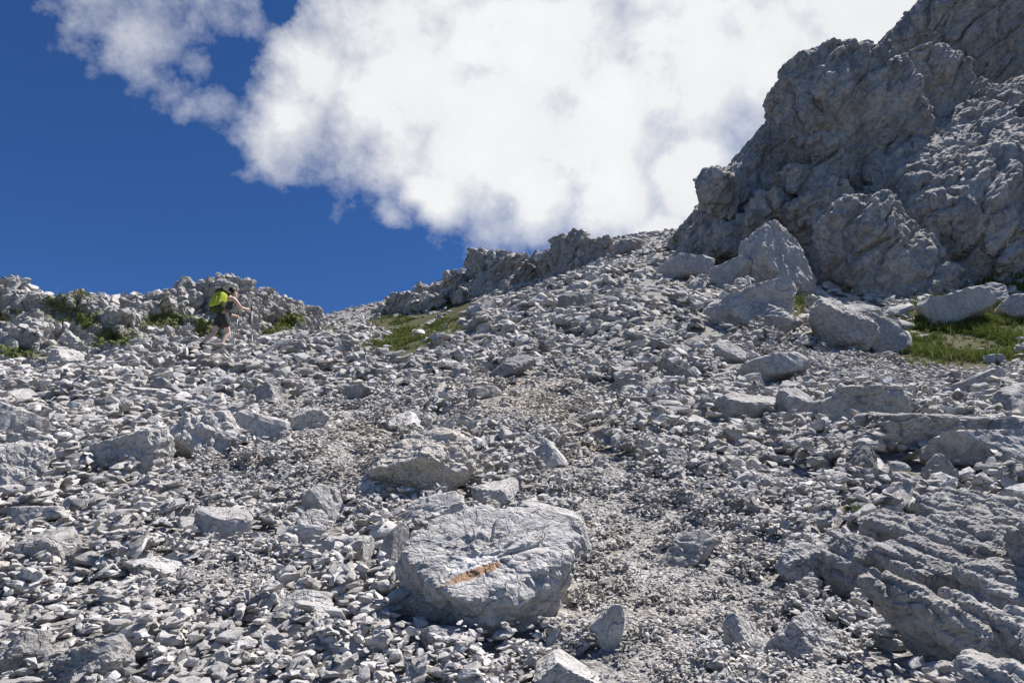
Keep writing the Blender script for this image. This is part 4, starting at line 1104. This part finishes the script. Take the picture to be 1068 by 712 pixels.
# backpack
pack = bpy.data.objects.new('backpack', None); C.objects.link(pack)
pack.location = hiker.location; pack.rotation_euler = hiker.rotation_euler; pack.scale = hiker.scale
tag(pack, 'lime green hiking backpack on the back of the hiker', 'backpack')
def soft_box(c, s, tilt=0.0, p=5, amt=0.03, seed=0):
    D, T = ICO[4]
    q = (np.abs(D) ** p).sum(1) ** (-1 / p)
    V = D * q[:, None]; V = V * (1 + amt * fbm(V * 2.2 + seed, 3, seed)[:, None]) * np.array(s)
    return V @ np.array(Matrix.Rotation(tilt, 3, 'Y')).T + np.array(c), T
mesh_obj('pack_body', *soft_box((-.15, 0, 1.27), (.125, .17, .24), .16, 4, .05, 3), M_lime, pack, True)
mesh_obj('pack_base', *soft_box((-.17, 0, 1.07), (.115, .16, .085), .16, 4, .05, 7), M_olive, pack, True)
mesh_obj('front_pocket', *soft_box((-.275, 0, 1.22), (.05, .12, .14), .16, 4, .06, 5), M_lime, pack, True)
lid = mesh_obj('pack_lid', *soft_box((-.085, 0, 1.52), (.15, .165, .065), .15, 4, .06, 9), M_olive, pack, True)
for s in (-1, 1):
    V, T = skin_mesh([(-.06, s * .10, 1.46), (.06, s * .115, 1.54), (.20, s * .12, 1.44), (.22, s * .13, 1.27), (.11, s * .165, 1.12), (-.04, s * .15, 1.06)], [(i, i + 1) for i in range(5)], [(.028, .012)] * 6, 0, 1)
    mesh_obj('shoulder_strap', V, T, M_black, pack, True)
    mesh_obj('side_pocket', *soft_box((-.14, s * .175, 1.13), (.07, .03, .10), .16, 3, .05, 11 + s), M_olive, pack, True)
    V, T = skin_mesh([(-.30, s * .07, 1.10), (-.27, s * .07, 1.36), (-.16, s * .075, 1.55)], [(0, 1), (1, 2)], [(.012, .006)] * 3, 0, 1)
    mesh_obj('compression_strap', V, T, M_black, pack, True)
V, T = skin_mesh([(-.05, .16, 1.02), (.13, .145, 1.01), (.19, 0, 1.0), (.13, -.145, 1.01), (-.05, -.16, 1.02)], [(i, i + 1) for i in range(4)], [(.03, .012)] * 5, 0, 1)
mesh_obj('hip_belt', V, T, M_black, pack, True)

# trekking poles
def tube(a, b, ra, rb, seg=10):
    a, b = np.array(a, float), np.array(b, float); d = (b - a) / np.linalg.norm(b - a)
    x = np.cross(d, (0, 1, 0.3)); x /= np.linalg.norm(x); y = np.cross(d, x)
    an = np.linspace(0, 2 * math.pi, seg, endpoint=False); c = np.cos(an)[:, None] * x + np.sin(an)[:, None] * y
    V = np.concatenate([a + c * ra, b + c * rb, [a, b]])
    T = []
    for i in range(seg):
        j = (i + 1) % seg; T += [(i, j, seg + j), (i, seg + j, seg + i), (2 * seg, j, i), (2 * seg + 1, seg + i, seg + j)]
    return V, np.array(T, np.int32)
def pole(top, tip, label):
    top, tip = np.array(top), np.array(tip); d = tip - top
    t = bpy.data.objects.new('trekking_pole', None); C.objects.link(t)
    t.location = hiker.location; t.rotation_euler = hiker.rotation_euler; t.scale = hiker.scale
    tag(t, label, 'trekking pole', 'trekking poles of the hiker')
    mesh_obj('shaft', *join([tube(top + d * .1, top + d * .55, .0115, .0115), tube(top + d * .55, top + d * .97, .009, .008)]), M_alu, t, True)
    mesh_obj('clamp', *tube(top + d * .535, top + d * .565, .016, .016), M_black, t, True)
    mesh_obj('grip', *join([tube(top + d * -.02, top + d * .11, .020, .016), ell(top - d * .02, (.024, .024, .016), 2)]), M_black, t, True)
    mesh_obj('basket', *tube(top + d * .945, top + d * .955, .045, .045, 14), M_black, t, True)
    mesh_obj('tip', *tube(top + d * .965, tip, .008, .004), M_sole, t, True)
    V, T = skin_mesh([tuple(top), tuple(top + (-.05, .01, -.04)), tuple(top + (-.03, .015, -.10)), tuple(top + (.0, .01, -.08))], [(0, 1), (1, 2), (2, 3)], [(.008, .004)] * 4, 0, 1)
    mesh_obj('wrist_strap', V, T, M_black, t, True)
pole((.618, -.215, 1.37), (.66, -.46, .0), 'upright trekking pole with a black grip in the right hand of the hiker')
pole((.592, .235, 1.275), (.62, .26, .10), 'trekking pole half hidden behind the hiker, in the left hand')

# ------------------------------------------------------------------ sun and sky
EL, AZ = 61.0, 62.0
sd = np.array([math.sin(R(AZ)) * math.cos(R(EL)), math.cos(R(AZ)) * math.cos(R(EL)), math.sin(R(EL))])
sun_d = bpy.data.lights.new('sun', 'SUN'); sun = bpy.data.objects.new('sun', sun_d); C.objects.link(sun)
sun_d.energy = 5.0; sun_d.angle = R(0.53); sun_d.color = (1.0, 0.955, 0.905)
sun.rotation_euler = Vector(sd).to_track_quat('Z', 'Y').to_euler(); sun.location = (20, 20, 60)

w = bpy.data.worlds.new('World'); scene.world = w; w.use_nodes = True
nt = w.node_tree; bg = nt.nodes['Background']
sky = N(nt, 'ShaderNodeTexSky', sky_type='NISHITA', sun_disc=False, sun_elevation=R(EL), sun_rotation=R(AZ), altitude=3000.0, air_density=0.8, dust_density=0.1, ozone_density=4.0)
STR = 0.05
bg.inputs['Strength'].default_value = STR
gen = N(nt, 'ShaderNodeTexCoord').outputs['Generated']
def vm(op, a, b=None):
    n_ = N(nt, 'ShaderNodeVectorMath', operation=op)
    for i, v in enumerate((a, b)):
        if v is None: continue
        if isinstance(v, bpy.types.NodeSocket): nt.links.new(v, n_.inputs[i])
        else: n_.inputs[i].default_value = v
    return n_
nz = N(nt, 'ShaderNodeTexNoise', i_Scale=4.0, i_Detail=7.0, i_Roughness=0.6); nt.links.new(gen, nz.inputs['Vector'])
off_ = vm('SUBTRACT', nz.outputs['Color'], (.5, .5, .5)).outputs[0]
sc1 = N(nt, 'ShaderNodeVectorMath', operation='SCALE'); sc1.inputs['Scale'].default_value = 0.16; nt.links.new(off_, sc1.inputs[0])
dirn = vm('NORMALIZE', vm('ADD', gen, sc1.outputs[0]).outputs[0]).outputs[0]
CL = [(430, 90, 105, 1), (330, 75, 65, .9), (520, 130, 120, 1), (620, 120, 120, 1), (710, 60, 130, 1), (560, 30, 130, 1), (800, 50, 110, 1), (640, 205, 70, 1), (560, 195, 60, 1), (470, 205, 48, .8), (430, 160, 60, .8), (720, 180, 75, 1), (780, 120, 60, .7),
      (920, 0, 120, 1), (310, 130, 50, .8), (400, 10, 90, .9), (690, 240, 55, 1), (420, 235, 25, .4), (500, -120, 170, 1), (720, -120, 170, 1), (950, -140, 180, 1), (1150, -50, 200, 1), (850, 220, 90, 1),
      (150, 35, 50, .43), (105, 8, 42, .36), (195, 62, 34, .38), (218, 100, 30, .36), (255, 20, 45, .36), (310, 165, 32, .42), (300, 40, 40, .3), (210, -40, 80, .42), (255, 75, 30, .32),
      (680, 124, 26, -.2), (768, 136, 40, -.14), (238, 60, 20, -.3), (600, 265, 14, -.3), (285, 5, 16, -.4)]
acc = None
for (px, py, rr, wt) in CL:
    d = ray(px, py); d = d / np.linalg.norm(d); ar = rr / F * 0.95
    dt = N(nt, 'ShaderNodeVectorMath', operation='DOT_PRODUCT'); nt.links.new(dirn, dt.inputs[0]); dt.inputs[1].default_value = tuple(d)
    e = mth(nt, 'MULTIPLY', mth(nt, 'SUBTRACT', dt.outputs['Value'], 1.0), 2.0 / ar ** 2)
    g = mth(nt, 'MULTIPLY', mth(nt, 'POWER', math.e, e), wt)
    acc = g if acc is None else mth(nt, 'ADD' if wt < 0 else 'MAXIMUM', acc, g)
n_f = N(nt, 'ShaderNodeTexNoise', i_Scale=8.0, i_Detail=9.0, i_Roughness=0.58); nt.links.new(gen, n_f.inputs['Vector'])
n_s = N(nt, 'ShaderNodeTexNoise', i_Scale=3.2, i_Detail=3.0, i_Roughness=0.5); nt.links.new(gen, n_s.inputs['Vector'])
acc = mth(nt, 'MINIMUM', acc, 1.5)
n_e = N(nt, 'ShaderNodeTexNoise', i_Scale=26.0, i_Detail=6.0, i_Roughness=0.65); nt.links.new(gen, n_e.inputs['Vector'])
acc = mth(nt, 'ADD', acc, mth(nt, 'MULTIPLY', mth(nt, 'SUBTRACT', n_e.outputs[0], 0.5), 0.45))
den = mth(nt, 'ADD', acc, mth(nt, 'MULTIPLY', mth(nt, 'SUBTRACT', n_f.outputs[0], 0.5), 0.9))
cov = ramp(nt, den, [(0.20, 0.0), (0.5, 0.55), (0.84, 1.0)])
shade = ramp(nt, mth(nt, 'ADD', mth(nt, 'ADD', mth(nt, 'MULTIPLY', n_f.outputs[0], 0.22), mth(nt, 'MULTIPLY', n_s.outputs[0], 0.45)), mth(nt, 'MULTIPLY', acc, 0.22)), [(0.32, (0.39, 0.405, 0.435)), (0.48, (0.465, 0.472, 0.485)), (0.62, (0.525, 0.528, 0.533))])
sc2 = N(nt, 'ShaderNodeVectorMath', operation='SCALE'); sc2.inputs['Scale'].default_value = 1.0 / STR; nt.links.new(shade, sc2.inputs[0])
hs = N(nt, 'ShaderNodeHueSaturation', i_Hue=0.507, i_Saturation=1.2, i_Value=1.45); nt.links.new(sky.outputs[0], hs.inputs['Color'])
nt.links.new(mixc(nt, cov, hs.outputs[0], sc2.outputs[0]), bg.inputs['Color'])

vs = scene.view_settings
vs.view_transform = 'Standard'; vs.look = 'None'; vs.exposure = 0.85; vs.gamma = 1.0; vs.use_curve_mapping = False
scene.cycles.max_bounces = 5; scene.cycles.diffuse_bounces = 3
